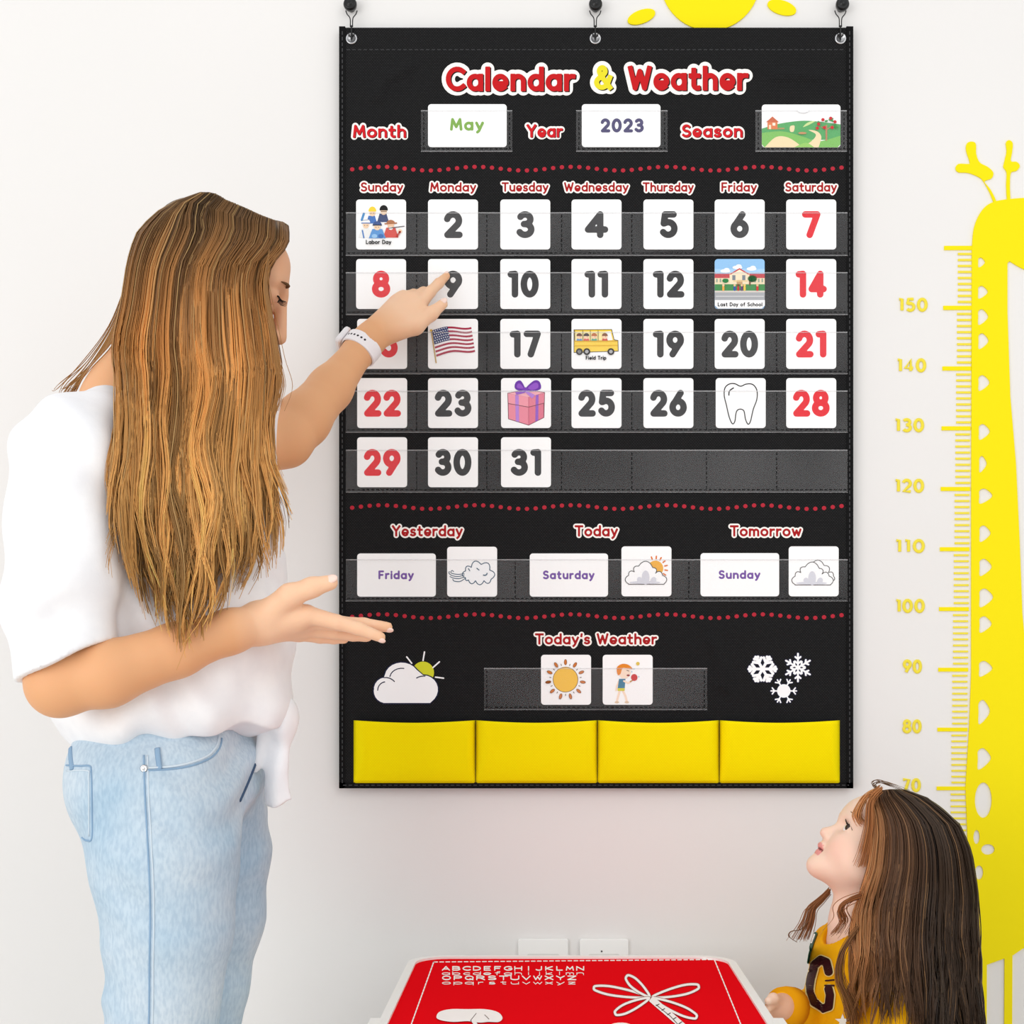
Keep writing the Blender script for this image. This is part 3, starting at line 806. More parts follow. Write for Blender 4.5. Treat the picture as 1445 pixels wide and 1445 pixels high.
def sunny(x, y):
    f = pic(); O = (206, 120, 56)
    f.disc(x + 34.5, y + 35, 18, None, (120, 84, 40)); f.disc(x + 34.5, y + 35, 17.2, None, (246, 196, 62))
    for k in range(11):
        a = math.radians(-90 + k * 360 / 11)
        f.disc(x + 34.5 + 24.6 * math.cos(a), y + 35 + 24.6 * math.sin(a), 4.2, 2.2, (110, 66, 36), rot=math.degrees(a), n=14); f.disc(x + 34.5 + 24.6 * math.cos(a), y + 35 + 24.6 * math.sin(a), 3.6, 1.7, O, rot=math.degrees(a), n=14)
        b_ = a + math.radians(360 / 22)
        f.line([(x + 34.5 + 20.5 * math.cos(b_), y + 35 + 20.5 * math.sin(b_)), (x + 34.5 + 22.6 * math.cos(b_), y + 35 + 22.6 * math.sin(b_))], .9, (80, 60, 40))
    return f
def boy(x, y):
    f = pic(); S = (252, 226, 204)
    f.line([(x + 24, y + 50), (x + 22, y + 58), (x + 20, y + 66)], 3.2, S); f.line([(x + 28, y + 50), (x + 32, y + 58), (x + 34, y + 66)], 3.2, S)
    f.disc(x + 20, y + 67, 3.2, 1.6, (226, 200, 170), n=12); f.disc(x + 34, y + 67, 3.2, 1.6, (226, 200, 170), n=12)
    f.line([(x + 23, y + 37), (x + 20, y + 44), (x + 19, y + 50)], 2.6, S)
    f.poly([(x + 23, y + 34), (x + 32, y + 34), (x + 31, y + 48), (x + 21, y + 48)], (54, 124, 156)); f.poly([(x + 21, y + 47), (x + 31, y + 47), (x + 31, y + 51), (x + 21, y + 51)], (214, 206, 60))
    f.line([(x + 30, y + 37), (x + 36, y + 40), (x + 40, y + 37)], 2.6, S); f.line([(x + 39, y + 38), (x + 42, y + 36)], 1.8, (190, 140, 80)); f.disc(x + 44.5, y + 32, 4.6, 4.9, (206, 40, 44), n=18)
    f.disc(x + 31, y + 25, 8.2, 8.6, S, n=20); f.poly(spline([(x + 21, y + 28), (x + 20, y + 18), (x + 27, y + 13), (x + 36, y + 14), (x + 42, y + 20), (x + 34, y + 19), (x + 28, y + 19), (x + 25, y + 27)], 5, True), (232, 138, 40))
    f.line([(x + 34, y + 22), (x + 37, y + 23)], .9, (60, 40, 40)); f.disc(x + 36, y + 29, 2.4, 1.4, (150, 40, 40), n=10)
    f.disc(x + 49.5, y + 12.5, 2.6, None, (226, 196, 90), n=12)
    for a, b_ in ((44, 20), (51, 31), (41, 24)): f.disc(x + a, y + b_, .8, None, (120, 180, 214), n=6)
    return f
def farm(x0, y0, x1, y1):
    f = pic()
    G1, G2, G3, PATH = (76, 168, 92), (124, 192, 88), (150, 204, 96), (246, 222, 176)
    f.poly(spline([(x0, y0 + 34), (x0 + 25, y0 + 27), (x0 + 55, y0 + 23), (x0 + 80, y0 + 24), (x1, y0 + 28)], 6) + [(x1, y0 + 50), (x0, y0 + 50)], G1)
    f.poly(spline([(x0, y0 + 40), (x0 + 30, y0 + 38), (x0 + 60, y0 + 46), (x0 + 80, y0 + 52), (x1, y0 + 44)], 6) + [(x1, y1 - 4), (x1 - 4, y1), (x0 + 4, y1), (x0, y1 - 4)], G2)
    f.poly(spline([(x0 + 4, y1), (x0 + 20, y0 + 46), (x0 + 38, y0 + 47), (x0 + 58, y1)], 6), PATH)
    f.poly(spline([(x0 + 58, y1), (x0 + 72, y0 + 50), (x0 + 76, y0 + 42), (x0 + 66, y0 + 36), (x0 + 78, y0 + 38), (x0 + 84, y0 + 46), (x0 + 80, y1)], 6), PATH)
    f.poly(spline([(x0 + 40, y0 + 38), (x0 + 40, y0 + 31), (x0 + 46, y0 + 30), (x0 + 45, y0 + 38)], 5, True), PATH); f.poly(spline([(x0 + 58, y0 + 32), (x0 + 64, y0 + 26), (x0 + 72, y0 + 23.5), (x0 + 75, y0 + 24), (x0 + 66, y0 + 29)], 5, True), (206, 226, 150))
    f.poly(spline([(x0 + 46, y1), (x0 + 62, y0 + 54), (x0 + 74, y1)], 5), G3)
    f.rect(x0 + 8, y0 + 24, x0 + 22, y0 + 35, (226, 122, 62)); f.poly([(x0 + 6, y0 + 25), (x0 + 15, y0 + 17), (x0 + 24, y0 + 25)], (206, 96, 46)); f.rect(x0 + 15, y0 + 26, x0 + 19, y0 + 30, (252, 240, 220)); f.rect(x0 + 10, y0 + 29, x0 + 13, y0 + 35, (250, 226, 190)); f.rect(x0 + 22, y0 + 33, x0 + 32, y0 + 35, (176, 150, 90))
    f.line([(x0 + 91, y0 + 50), (x0 + 91, y0 + 30)], 2.4, (190, 130, 90)); f.line([(x0 + 91, y0 + 36), (x0 + 81, y0 + 30)], 1.2, (190, 130, 90)); f.line([(x0 + 91, y0 + 36), (x0 + 100, y0 + 30)], 1.2, (190, 130, 90))
    rr = random.Random(4)
    for k in range(15):
        a = rr.uniform(math.pi * .95, math.pi * 2.1); r_ = rr.uniform(9, 17)
        f.disc(x0 + 91 + r_ * math.cos(a), y0 + 33 + r_ * .95 * math.sin(a), 2.4, 1.4, (70, 150, 80), rot=rr.uniform(0, 180), n=10)
    for a, b_ in ((80, 28), (86, 22), (97, 20), (103, 25), (88, 33), (99, 33), (78, 34)): f.disc(x0 + a, y0 + b_, 2.3, None, (204, 56, 60), n=12)
    f.disc(x0 + 58, y0 + 9, 8, 3.6, (240, 240, 242), n=16); f.disc(x0 + 57, y0 + 41, 6, 1.6, (196, 150, 110), n=12)
    return f

PICS = {1: (labor, 'white card captioned Labor Day with a group of workers'), 13: (school, 'card captioned Last Day of School with a school building'),
        16: (us_flag, 'white card with a waving stars and stripes flag'), 18: (bus, 'white card captioned Field Trip with a yellow bus'),
        24: (gift, 'white card with a pink gift box and purple bow'), 27: (tooth, 'white card with a black outline of a tooth')}
for n in range(1, 32):
    c, r = (n - 1) % 7, (n - 1) // 7
    x = CX[c] + (1.5 if c == 0 and r >= 2 else 0) + (1.5 if n == 27 else 0) + (1 if n in (24, 31) else 0); y = CY[r]
    if n in PICS:
        fn, lab = PICS[n]
        o = card(x, y, x + SH, y + SH, lab, 'picture_card')
        f = fn(x, y); f.build('printed_picture', o)
    else:
        red = c in (0, 6)
        o = card(x, y, x + SH, y + SH, 'white calendar card with %s number %d in the %s column' % ('red' if red else 'dark grey', n, DAYS[c]))
        s_ = str(n); f = Flat(on(INKY), STEP)
        w_ = {1: 26, 2: 52}[len(s_)] - 8 * s_.count('1')
        if n == 11: w_ = 34
        if n == 4: w_ = 33
        cx = x + SH / 2 + (-3 if n == 10 else 0)
        f.word(s_, cx - w_ / 2, cx + w_ / 2, y + 54.5, 38, 9.2, CRED if red else GREYT)
        f.build('printed_number', o)

def word_card(x0, y0, x1, y1, txt, tx0, tx1, base, cap, t, col, lab, group):
    o = card(x0, y0, x1, y1, lab, 'word_card', group)
    f = Flat(on(INKY), STEP)
    f.word(txt, tx0, tx1, base, cap, t, col)
    f.build('printed_word', o)
word_card(604, 147, 715, 207.5, 'May', 635, 683, 184.5, 18, 3.9, (124, 170, 66), 'white card reading May in green beside the Month heading', 'cards in the top row pockets')
word_card(821, 147, 932, 207.5, '2023', 847.5, 908.5, 187, 20, 4.6, (66, 60, 108), 'white card reading 2023 in dark blue beside the Year heading', 'cards in the top row pockets')
o = card(1075, 147.5, 1186, 208, 'season card with green hills, path, small orange house and fruit tree', 'picture_card', 'cards in the top row pockets')
f = farm(1075, 147.5, 1186, 208); f.build('printed_picture', o)
PUR = (112, 70, 160)
word_card(504, 781, 615, 842, 'Friday', 534, 584, 817.5, 12.5, 2.7, PUR, 'white card reading Friday in purple under Yesterday', 'cards in the weather row')
word_card(747.5, 781, 858, 842, 'Saturday', 766, 839, 817.5, 12.5, 2.7, PUR, 'white card reading Saturday in purple under Today', 'cards in the weather row')
word_card(988.5, 780.5, 1099.5, 841.5, 'Sunday', 1014, 1073, 817, 12.5, 2.7, PUR, 'white card reading Sunday in purple under Tomorrow', 'cards in the weather row')
for x, y, fn, lab, g in ((631, 771.5, wind, 'white card with a cloud blowing wind, under Yesterday', 'cards in the weather row'),
                         (877, 771, suncloud, 'white card with an orange sun behind a cloud, under Today', 'cards in the weather row'),
                         (1113, 771, clouds, 'white card with two plain grey clouds, under Tomorrow', 'cards in the weather row'),
                         (763.5, 924, sunny, 'white card with a big yellow sun with orange rays', 'cards in the todays weather pocket'),
                         (850.5, 924, boy, 'white card with a red haired child holding a red bat', 'cards in the todays weather pocket')):
    o = card(x, y, x + SH, y + SH, lab, 'picture_card', g)
    f = fn(x, y); f.build('printed_picture', o)

# ------------------------------------------------------------------ yellow wall stickers
YELL = (247, 228, 12)
M_STICK = mat('yellow_sticker', YELL, 0.6, 0.12)
M_STICK2 = mat('pale_yellow_sticker', (240, 222, 70), 0.6, 0.12)
def sticker(name, outer, holes, parent, m=M_STICK, th=0.003):
    """flat foam sticker on the wall with real cut-outs and edges"""
    loops = [outer] + list(holes)
    tris = tessellate_polygon([[Vector((p[0], p[1], 0)) for p in l] for l in loops])
    pts = [p for l in loops for p in l]; n = len(pts)
    v = [P(p[0], p[1], 0) - np.array((0, th, 0)) for p in pts] + [P(p[0], p[1], 0) - np.array((0, 0.0002, 0)) for p in pts]
    f = []
    for a, b_, c in tris:
        cr = (pts[b_][0] - pts[a][0]) * (pts[c][1] - pts[a][1]) - (pts[b_][1] - pts[a][1]) * (pts[c][0] - pts[a][0])
        f.append([a, c, b_] if cr > 0 else [a, b_, c])
    k = 0
    for l in loops:
        for i in range(len(l)):
            j = (i + 1) % len(l)
            f.append([k + i, k + j, n + k + j, n + k + i])
        k += len(l)
    return mesh(name, v, f, m, parent)

gir = empty('height_chart_sticker', P(1400, 1445, 0), 'yellow giraffe height chart sticker with ruler numbers on the white wall', 'wall sticker')
outer = spline([(1371, 352), (1374, 322), (1384, 299), (1398, 287), (1420, 282), (1455, 280), (1490, 284), (1530, 306), (1552, 340), (1546, 372), (1516, 388), (1480, 390), (1446, 381), (1424, 369)], 6)
outer += [(1421, 372), (1421, 440), (1425, 560), (1433, 655), (1438, 760), (1442, 865), (1448, 930), (1462, 985), (1500, 1030), (1580, 1060), (1660, 1090), (1700, 1150), (1705, 1250), (1698, 1340), (1690, 1600)]
outer += [(1672, 1600), (1660, 1345), (1640, 1330), (1560, 1322), (1500, 1320), (1443, 1338), (1428, 1348)]
outer += [(1427, 1600), (1416, 1600), (1417, 1352), (1392, 1361), (1391, 1600), (1381, 1600), (1376, 1340), (1369, 1260), (1365, 1190), (1362, 1110), (1367, 1029), (1370, 950), (1370, 700)]
def dee(x0, x1, y0, y1, k=.5):   # D shaped cut-out, straight on the left
    m = (y0 + y1) / 2
    return spline([(x0, y0 + (y1 - y0) * .12), (x0 + (x1 - x0) * .45, y0), (x1, y0 + (y1 - y0) * (.5 - .14 * k)), (x0 + (x1 - x0) * .6, y0 + (y1 - y0) * .8), (x0, y1), (x0 - .3, m)], 5, True)
holes = [dee(*a) for a in ((1380, 1389.5, 364, 378), (1380, 1393.5, 404, 422), (1380, 1394, 437, 459), (1380.5, 1394.5, 471, 493), (1380.5, 1396, 530, 552), (1381, 1396.5, 599, 621), (1381.5, 1392, 644, 667), (1381.5, 1400, 690, 711), (1382, 1397.5, 742, 765), (1382, 1399, 789, 813), (1382, 1401, 831, 857), (1382, 1399, 870, 893), (1381.5, 1400, 933, 955), (1380.5, 1396.5, 988, 1022), (1379.5, 1398, 1056, 1086))]
holes.append(earc(1387, 1129, 12, 25, 0, 345, 22)); holes.append(earc(1377.5, 1181, 4.5, 10, 0, 340, 16)); holes.append(earc(1393.5, 1198.5, 9.5, 7.5, 0, 340, 16)); holes.append(earc(1381, 1231, 6, 10, 0, 340, 16))
sticker('giraffe', outer, holes, gir)
h1 = spline([(1405, 284), (1397, 268), (1389, 258), (1391, 255), (1399, 252), (1401, 244), (1393, 236), (1382, 230), (1377, 218), (1376.5, 204), (1371, 200.5), (1364, 203), (1363, 213), (1368, 229), (1366, 232), (1352, 232), (1348, 238), (1352, 243.5), (1366, 244.5), (1380, 250), (1387, 256), (1396, 272), (1402, 286)], 4, True)
sticker('horn', h1, [], gir, th=0.0026)
h2 = spline([(1421, 284), (1419.5, 262), (1420, 244), (1415.5, 236), (1417.5, 226), (1420, 214), (1419, 202), (1423.5, 198.5), (1428.5, 203), (1427.5, 216), (1426, 228), (1434, 229), (1438.5, 235), (1434, 241.5), (1426, 244.5), (1424.5, 262), (1425, 284)], 4, True)
sticker('horn', h2, [], gir, th=0.0026)
major = [350, 434.5, 520, 604.5, 690, 775, 859.5, 945, 1029.5, 1112.5, 1197]
def bar(b_, x0, x1, yc, ht, th=0.002):
    b_.box(P(x0, yc + ht / 2, -th), P(x1, yc - ht / 2, -0.0001))
for i, yc in enumerate(major):
    f_ = min(1, max(0, (yc - 350) / 760.0))
    bl = MB(); bar(bl, 1332.5 - 10.5 * f_, 1372 - 8 * f_, yc, 5.4); bl.build('ten_mark', M_STICK, gir)
    if i < len(major) - 1:
        st = (major[i + 1] - yc) / 10
        for k in range(1, 10):
            bs = MB(); bar(bs, 1352 - 10 * f_, 1371 - 8 * f_, yc + k * st, 2.6); bs.build('fine_mark', M_STICK2, gir)
for yc, cx, s_ in zip(major[1:10], (1288, 1286, 1283, 1283, 1284, 1284, 1287.5, 1287, 1286), ('150', '140', '130', '120', '110', '100', '90', '80', '70')):
    b_ = MB(); w_ = 42 if len(s_) == 3 else 27
    base = yc + 5.5
    for st in text_strokes(s_, cx - w_ / 2, cx + w_ / 2, base, 20, 4.2):
        b_.tube([P(p[0], p[1], -0.0014) for p in st], 0.0027, 8, squash=0.5)
    b_.build('height_number', M_STICK2, gir)

sun = empty('sun_sticker', P(1002, 38, 0), 'yellow sun sticker on the wall above the chart top edge', 'wall sticker')
sticker('sun_disc', [(1002 + 71 * math.cos(t) , -30 + 74 * math.sin(t)) for t in [2 * math.pi * i / 60 for i in range(60)]], [], sun)
for k, (cx, cy, a, b_, ro) in enumerate(((905, 24.5, 20.5, 9.5, -20), (1103, 11.5, 21, 10, 17), (884, -52, 22, 10, 15), (1122, -62, 22, 10, -20), (930, -122, 22, 10, 50), (1004, -142, 22, 10, 90), (1078, -122, 22, 10, -50))):
    c_, s2 = math.cos(math.radians(ro)), math.sin(math.radians(ro))
    sticker('sun_ray', [(cx + a * math.cos(t) * c_ - b_ * math.sin(t) * s2, cy + a * math.cos(t) * s2 + b_ * math.sin(t) * c_) for t in [2 * math.pi * i / 28 for i in range(28)]], [], sun)

# ------------------------------------------------------------------ wall outlets
for x0, x1, lab in ((731, 802, 'white wall outlet plate behind the red table, left of two'), (818, 887, 'white wall outlet plate behind the red table, right of two')):
    o = empty('wall_outlet', P((x0 + x1) / 2, 1390, 0), lab, 'outlet', 'wall outlets behind the table')
    b_ = MB(); b_.prism([P(p[0], p[1], -0.009) for p in rrect(x0, 1325.5, x1, 1390, 3)], (0, 0.009, 0), bevel=0.0015)
    pl = b_.build('cover_plate', M_WHITE, o)
    b_ = MB(); b_.prism([P(p[0], p[1], -0.0105) for p in rrect(x0 + 12, 1346, x1 - 12, 1384, 4)], (0, 0.0016, 0))
    b_.build('socket', mat('white_socket', (226, 225, 222), 0.4, 0.4), o)
    if x0 > 800:
        b_ = MB(); b_.lathe(P(849, 1342.5, -0.009), (0, -1, 0), [(0, .0016), (.0006, .0014)], 12)
        b_.build('screw', mat('dark_screw', (70, 70, 70), .4, .4), pl)

# ------------------------------------------------------------------ the red table
TZ = 0.437
tb = empty('activity_table', (0.04, -0.43, 0), 'low red topped table with white rim, printed alphabet and tree', 'table')
def tloop(x0, y0, x1, y1, r, z, n=8):
    out = []
    for cx, cy, a in ((x1 - r, y0 + r, -90), (x1 - r, y1 - r, 0), (x0 + r, y1 - r, 90), (x0 + r, y0 + r, 180)):
        for i in range(n + 1):
            t = math.radians(a + 90 * i / n); out.append((cx + r * math.cos(t), cy + r * math.sin(t), z))
    return out
TX0, TX1, TY0, TY1 = -0.216, 0.293, -0.76, -0.118
b_ = MB(); b_.prism(tloop(TX0 + .012, TY0 + .012, TX1 - .012, TY1 - .012, .05, TZ), (0, 0, -0.018))
b_.build('table_top', mat('red_laminate', (232, 16, 26), 0.8, 0.0), tb)
b_ = MB()
lo = np.array(tloop(TX0, TY0, TX1, TY1, .058, TZ - .024)); li = np.array(tloop(TX0 + .0125, TY0 + .0125, TX1 - .0125, TY1 - .0125, .049, TZ)); n = len(lo)
up = np.array((0, 0, 1.0))
rings = [lo, lo + up * .024, lo * .97 + li * .03 + up * .0015, li + up * .0035, li - up * .001]
rings[2][:, 2] = TZ + .0035
v = np.vstack(rings); fc = [[r * n + i, r * n + (i + 1) % n, (r + 1) * n + (i + 1) % n, (r + 1) * n + i] for r in range(4) for i in range(n)]
fc.append(list(range(n))[::-1])
b_.add(v, fc); b_.build('table_rim', M_WHITE, tb)
for lx, ly in ((TX0 + .03, TY0 + .05), (TX1 - .03, TY0 + .05), (TX0 + .03, TY1 - .05), (TX1 - .03, TY1 - .05)):
    b_ = MB(); b_.tube([(lx, ly, 0.0), (lx, ly, .01), (lx, ly, TZ - .02)], [.015, .017, .019], 16); b_.build('leg', M_WHITE, tb, smooth=True)
for px, s_ in ((TX0, -1), (TX1, 1)):
    b_ = MB(); x_ = sorted((px - s_ * .004, px + s_ * .012)); yy = -0.595
    b_.box((x_[0], yy - .035, TZ - .028), (x_[1], yy + .035, TZ + .004)); b_.build('rim_clip', M_WHITE, tb)
def on_table(px, py, lift=0.0): return PZ(px, py, TZ + 0.0002 + lift)
f = Flat(on_table, .00006); WT = (252, 246, 244)
def trow(txt, x0, x1, base, cap, t):
    n = len(txt); w_ = (x1 - x0) / n
    sts = []
    for i, ch in enumerate(txt):
        g, st = GLY[ch]; gw = min(w_ * .78, w_ * .95 * max(g, .05) / .72)
        sts += text_strokes(ch, x0 + i * w_ + (w_ - gw) / 2, x0 + i * w_ + (w_ + gw) / 2, base, cap, t)
    f.strokes(sts, t, WT)
trow('ABCDEFGHIJKLMN', 622, 826, 1369.8, 6.6, 1.6); trow('abcdefghijklmn', 622, 826, 1376, 5.4, 1.0)
trow('OPQRSTUVWXYZ', 622, 815, 1383.2, 6.6, 1.6); trow('opqrstuvwxyz', 622, 815, 1389.2, 5.4, 1.0)
f.build('printed_alphabet', tb)
f = Flat(on_table, .00006)
def dline(a, b_, n, wd):
    f.layer = 0
    at = lambda t: (a[0] + (b_[0] - a[0]) * t, a[1] + (b_[1] - a[1]) * t)
    f.strokes([[at(i / n), at((i + .62) / n)] for i in range(n)], wd, WT)
dline((612, 1357.5), (1008, 1354), 46, 1.4); dline((612, 1357.5), (578, 1452), 22, 1.7); dline((1008, 1354), (1048, 1452), 22, 1.7)
f.build('dashed_border', tb)
f = Flat(on_table, .00006)
c0 = (918, 1407.5); WD = (130, 16, 22)
for tip, wd, rot in (((838, 1394), 11, 0), ((884, 1378), 13, 0), ((986, 1392), 12, 0), ((868, 1430), 12, 0), ((983, 1435), 12, 0)):
    dx, dy = tip[0] - c0[0], tip[1] - c0[1]; L = math.hypot(dx, dy); nx_, ny_ = -dy / L, dx / L
    pt = lambda t, s_: (c0[0] + dx * t + nx_ * s_ * wd * (.42 + .5 * abs(dx) / L * .0), c0[1] + dy * t + ny_ * s_ * wd * .55)
    lp = spline([pt(.04, 0), pt(.35, .75), pt(.72, 1), pt(.96, .55), pt(1, 0), pt(.96, -.55), pt(.72, -1), pt(.35, -.75)], 5, True)
    f.line(lp, 4.6, WD, closed=True); f.line(lp, 3.2, WT, closed=True)
f.line([(922, 1412), (944, 1431), (968, 1452)], 9, WT, False); f.line([(926, 1418), (946, 1434), (958, 1447)], 1.0, (60, 20, 20))
for k in range(5): f.line([(926 + k * 8, 1419 + k * 6.4), (930 + k * 8, 1417 + k * 6.2)], 1.2, (40, 16, 16))
sh = spline([(616, 1436), (620, 1428), (636, 1424), (660, 1424), (684, 1424), (702, 1428), (709, 1436), (704, 1442), (690, 1442), (676, 1443), (660, 1441), (640, 1442), (624, 1440)], 5, True)
f.poly(sh, WT); f.line([(672, 1430), (664, 1440), (672, 1446)], .9, (90, 60, 60)); f.line([(684, 1432), (690, 1438)], .9, (90, 60, 60)); f.line([(668, 1441), (676, 1452)], 5, WT)
f.poly(earc(876, 1449, 17, 6, 0, 345, 20), WT)
f.build('printed_pictures', tb)
# ------------------------------------------------------------------ sculpting with distance fields
def nrm(v):
    v = np.asarray(v, float); return v / max(np.linalg.norm(v), 1e-9)

class Field:
    """signed distance on a grid; shapes are blended smoothly, then skinned with surface nets"""
    def __init__(s, lo, hi, h):
        s.lo = np.asarray(lo, float); s.h = h
        s.n = np.ceil((np.asarray(hi) - s.lo) / h).astype(int) + 1
        s.f = np.full(s.n, 0.5, np.float32)
    def _sub(s, lo, hi):
        i0 = np.clip(np.floor((lo - s.lo) / s.h).astype(int), 0, s.n - 1); i1 = np.clip(np.ceil((hi - s.lo) / s.h).astype(int) + 1, 1, s.n)
        sl = tuple(slice(a, b) for a, b in zip(i0, i1))
        ax = [(s.lo[k] + s.h * np.arange(i0[k], i1[k])).astype(np.float32) for k in range(3)]
        return sl, ax[0][:, None, None], ax[1][None, :, None], ax[2][None, None, :]
    def _mix(s, sl, d, k, op):
        a = s.f[sl]
        if a.size == 0: return
        if op == 'add':
            if k > 0:
                h = np.clip(0.5 + 0.5 * (d - a) / k, 0, 1); s.f[sl] = d * (1 - h) + a * h - k * h * (1 - h)
            else: s.f[sl] = np.minimum(a, d)
        else:
            d = -d
            if k > 0:
                h = np.clip(0.5 - 0.5 * (d - a) / k, 0, 1); s.f[sl] = d * (1 - h) + a * h + k * h * (1 - h)
            else: s.f[sl] = np.maximum(a, d)
    def cone(s, a, b, ra, rb, k=0.01, op='add', flat=None, planes=()):
        """capsule with two radii; flat=(direction, factor) squashes it; planes=[(point, normal)] cut it off"""
        a = np.asarray(a, float); b = np.asarray(b, float)
        m = max(ra, rb) * (flat[1] if flat and flat[1] > 1 else 1) + max(k, 4 * s.h) + s.h
        if flat and flat[1] < 1: m += k / flat[1] + .006
        sl, X, Y, Z = s._sub(np.minimum(a, b) - m, np.maximum(a, b) + m)
        d = b - a; L2 = max(float(d @ d), 1e-12)
        t = np.clip(((X - a[0]) * d[0] + (Y - a[1]) * d[1] + (Z - a[2]) * d[2]) / L2, 0, 1)
        qx, qy, qz = X - a[0] - t * d[0], Y - a[1] - t * d[1], Z - a[2] - t * d[2]
        r = ra + (rb - ra) * t
        if flat is not None:
            n, f = nrm(flat[0]), flat[1]
            c = (qx * n[0] + qy * n[1] + qz * n[2]) * (1 / f - 1)
            dist = (np.sqrt((qx + n[0] * c) ** 2 + (qy + n[1] * c) ** 2 + (qz + n[2] * c) ** 2) - r) * min(1.0, f)
        else: dist = np.sqrt(qx * qx + qy * qy + qz * qz) - r
        for p, n in planes:
            n = nrm(n); dist = np.maximum(dist, (X - p[0]) * n[0] + (Y - p[1]) * n[1] + (Z - p[2]) * n[2])
        s._mix(sl, dist.astype(np.float32), k, op)
    def chain(s, pts, k=0.01, **kw):
        for (a, ra), (b, rb) in zip(pts[:-1], pts[1:]): s.cone(a, b, ra, rb, k, **kw)
    def ell(s, c, r, R=None, k=0.01, op='add', planes=()):
        R = np.eye(3) if R is None else np.asarray(R, float)       # columns: own axes
        c = np.asarray(c, float); r = np.asarray(r, float)
        m = np.sqrt(((R * r) ** 2).sum(1)) + max(k, 4 * s.h) + s.h
        sl, X, Y, Z = s._sub(c - m, c + m)
        x, y, z = X - c[0], Y - c[1], Z - c[2]
        u = [x * R[0, i] + y * R[1, i] + z * R[2, i] for i in range(3)]
        k0 = np.sqrt(sum((u[i] / r[i]) ** 2 for i in range(3))); k1 = np.sqrt(sum((u[i] / r[i] ** 2) ** 2 for i in range(3)))
        dist = k0 * (k0 - 1) / np.maximum(k1, 1e-6)
        for p, n in planes:
            n = nrm(n); dist = np.maximum(dist, (X - p[0]) * n[0] + (Y - p[1]) * n[1] + (Z - p[2]) * n[2])
        s._mix(sl, dist.astype(np.float32), k, op)
    def warp(s, fn):
        """adds fn(X,Y,Z) to the distance (folds and creases)"""
        sl, X, Y, Z = s._sub(s.lo, s.lo + s.h * (s.n - 1))
        s.f += fn(X, Y, Z).astype(np.float32)
    def sample(s, p):
        q = (np.asarray(p) - s.lo) / s.h
        i = np.clip(np.floor(q).astype(int), 0, s.n - 2); t = np.clip(q - i, 0, 1)
        v = 0.0
        for a in (0, 1):
            for b in (0, 1):
                for c in (0, 1):
                    w_ = (t[..., 0] if a else 1 - t[..., 0]) * (t[..., 1] if b else 1 - t[..., 1]) * (t[..., 2] if c else 1 - t[..., 2])
                    v = v + w_ * s.f[i[..., 0] + a, i[..., 1] + b, i[..., 2] + c]
        return v
    def grad(s, p, e=None):
        e = e or s.h * 1.5; p = np.asarray(p)
        g = np.stack([s.sample(p + np.eye(3)[k] * e) - s.sample(p - np.eye(3)[k] * e) for k in range(3)], -1)
        return g / np.maximum(np.linalg.norm(g, axis=-1, keepdims=True), 1e-6)
    def skin(s):
        f = s.f; I = f < 0
        c = np.zeros(tuple(s.n - 1), np.int8)
        O = [(a, b, d) for a in (0, 1) for b in (0, 1) for d in (0, 1)]
        nx, ny, nz = s.n
        for a, b, d in O: c += I[a:nx - 1 + a, b:ny - 1 + b, d:nz - 1 + d]
        ijk = np.argwhere((c > 0) & (c < 8)); n = len(ijk)
        idx = np.full(tuple(s.n - 1), -1, np.int32); idx[ijk[:, 0], ijk[:, 1], ijk[:, 2]] = np.arange(n)
        acc = np.zeros((n, 3)); cnt = np.zeros(n)
        for a in O:
            for ax in range(3):
                if a[ax]: continue
                b = list(a); b[ax] = 1
                fa = f[ijk[:, 0] + a[0], ijk[:, 1] + a[1], ijk[:, 2] + a[2]]; fb = f[ijk[:, 0] + b[0], ijk[:, 1] + b[1], ijk[:, 2] + b[2]]
                m = (fa < 0) != (fb < 0)
                t = np.where(m, fa / np.where(m, fa - fb, 1), 0)
                p = np.tile(np.array(a, float), (n, 1)); p[:, ax] += t
                acc += p * m[:, None]; cnt += m
        V = s.lo + s.h * (ijk + acc / cnt[:, None])
        F = []
        for ax in range(3):
            o1, o2 = (ax + 1) % 3, (ax + 2) % 3
            A = [slice(0, None)] * 3; B = [slice(0, None)] * 3
            A[ax] = slice(0, s.n[ax] - 1); B[ax] = slice(1, None)
            e = np.argwhere(I[tuple(A)] != I[tuple(B)])
            e = e[(e[:, o1] > 0) & (e[:, o2] > 0) & (e[:, o1] < s.n[o1] - 1) & (e[:, o2] < s.n[o2] - 1)]
            ins = I[e[:, 0], e[:, 1], e[:, 2]]
            def at(d1, d2):
                q = e.copy(); q[:, o1] += d1; q[:, o2] += d2
                return idx[q[:, 0], q[:, 1], q[:, 2]]
            q = np.stack([at(-1, -1), at(0, -1), at(0, 0), at(-1, 0)], 1)
            q[~ins] = q[~ins][:, ::-1]
            F.append(q)
        F = np.vstack(F); F = F[(F >= 0).all(1)]
        return V, F
    def build(s, name, m, parent=None, whole=False, **kw):
        V, F = s.skin()
        if whole:      # drop loose crumbs, keep the largest piece
            lab = np.arange(len(V))
            while True:
                mn = lab[F].min(1); new = lab.copy()
                for c in range(4): np.minimum.at(new, F[:, c], mn)
                new = new[new]
                if (new == lab).all(): break
                lab = new
            ids, n_ = np.unique(lab, return_counts=True); keep = lab == ids[n_.argmax()]
            mp = np.cumsum(keep) - 1; F = mp[F[keep[F[:, 0]]]]; V = V[keep]
        return mesh(name, V, F, m, parent, smooth=True, **kw), V, F

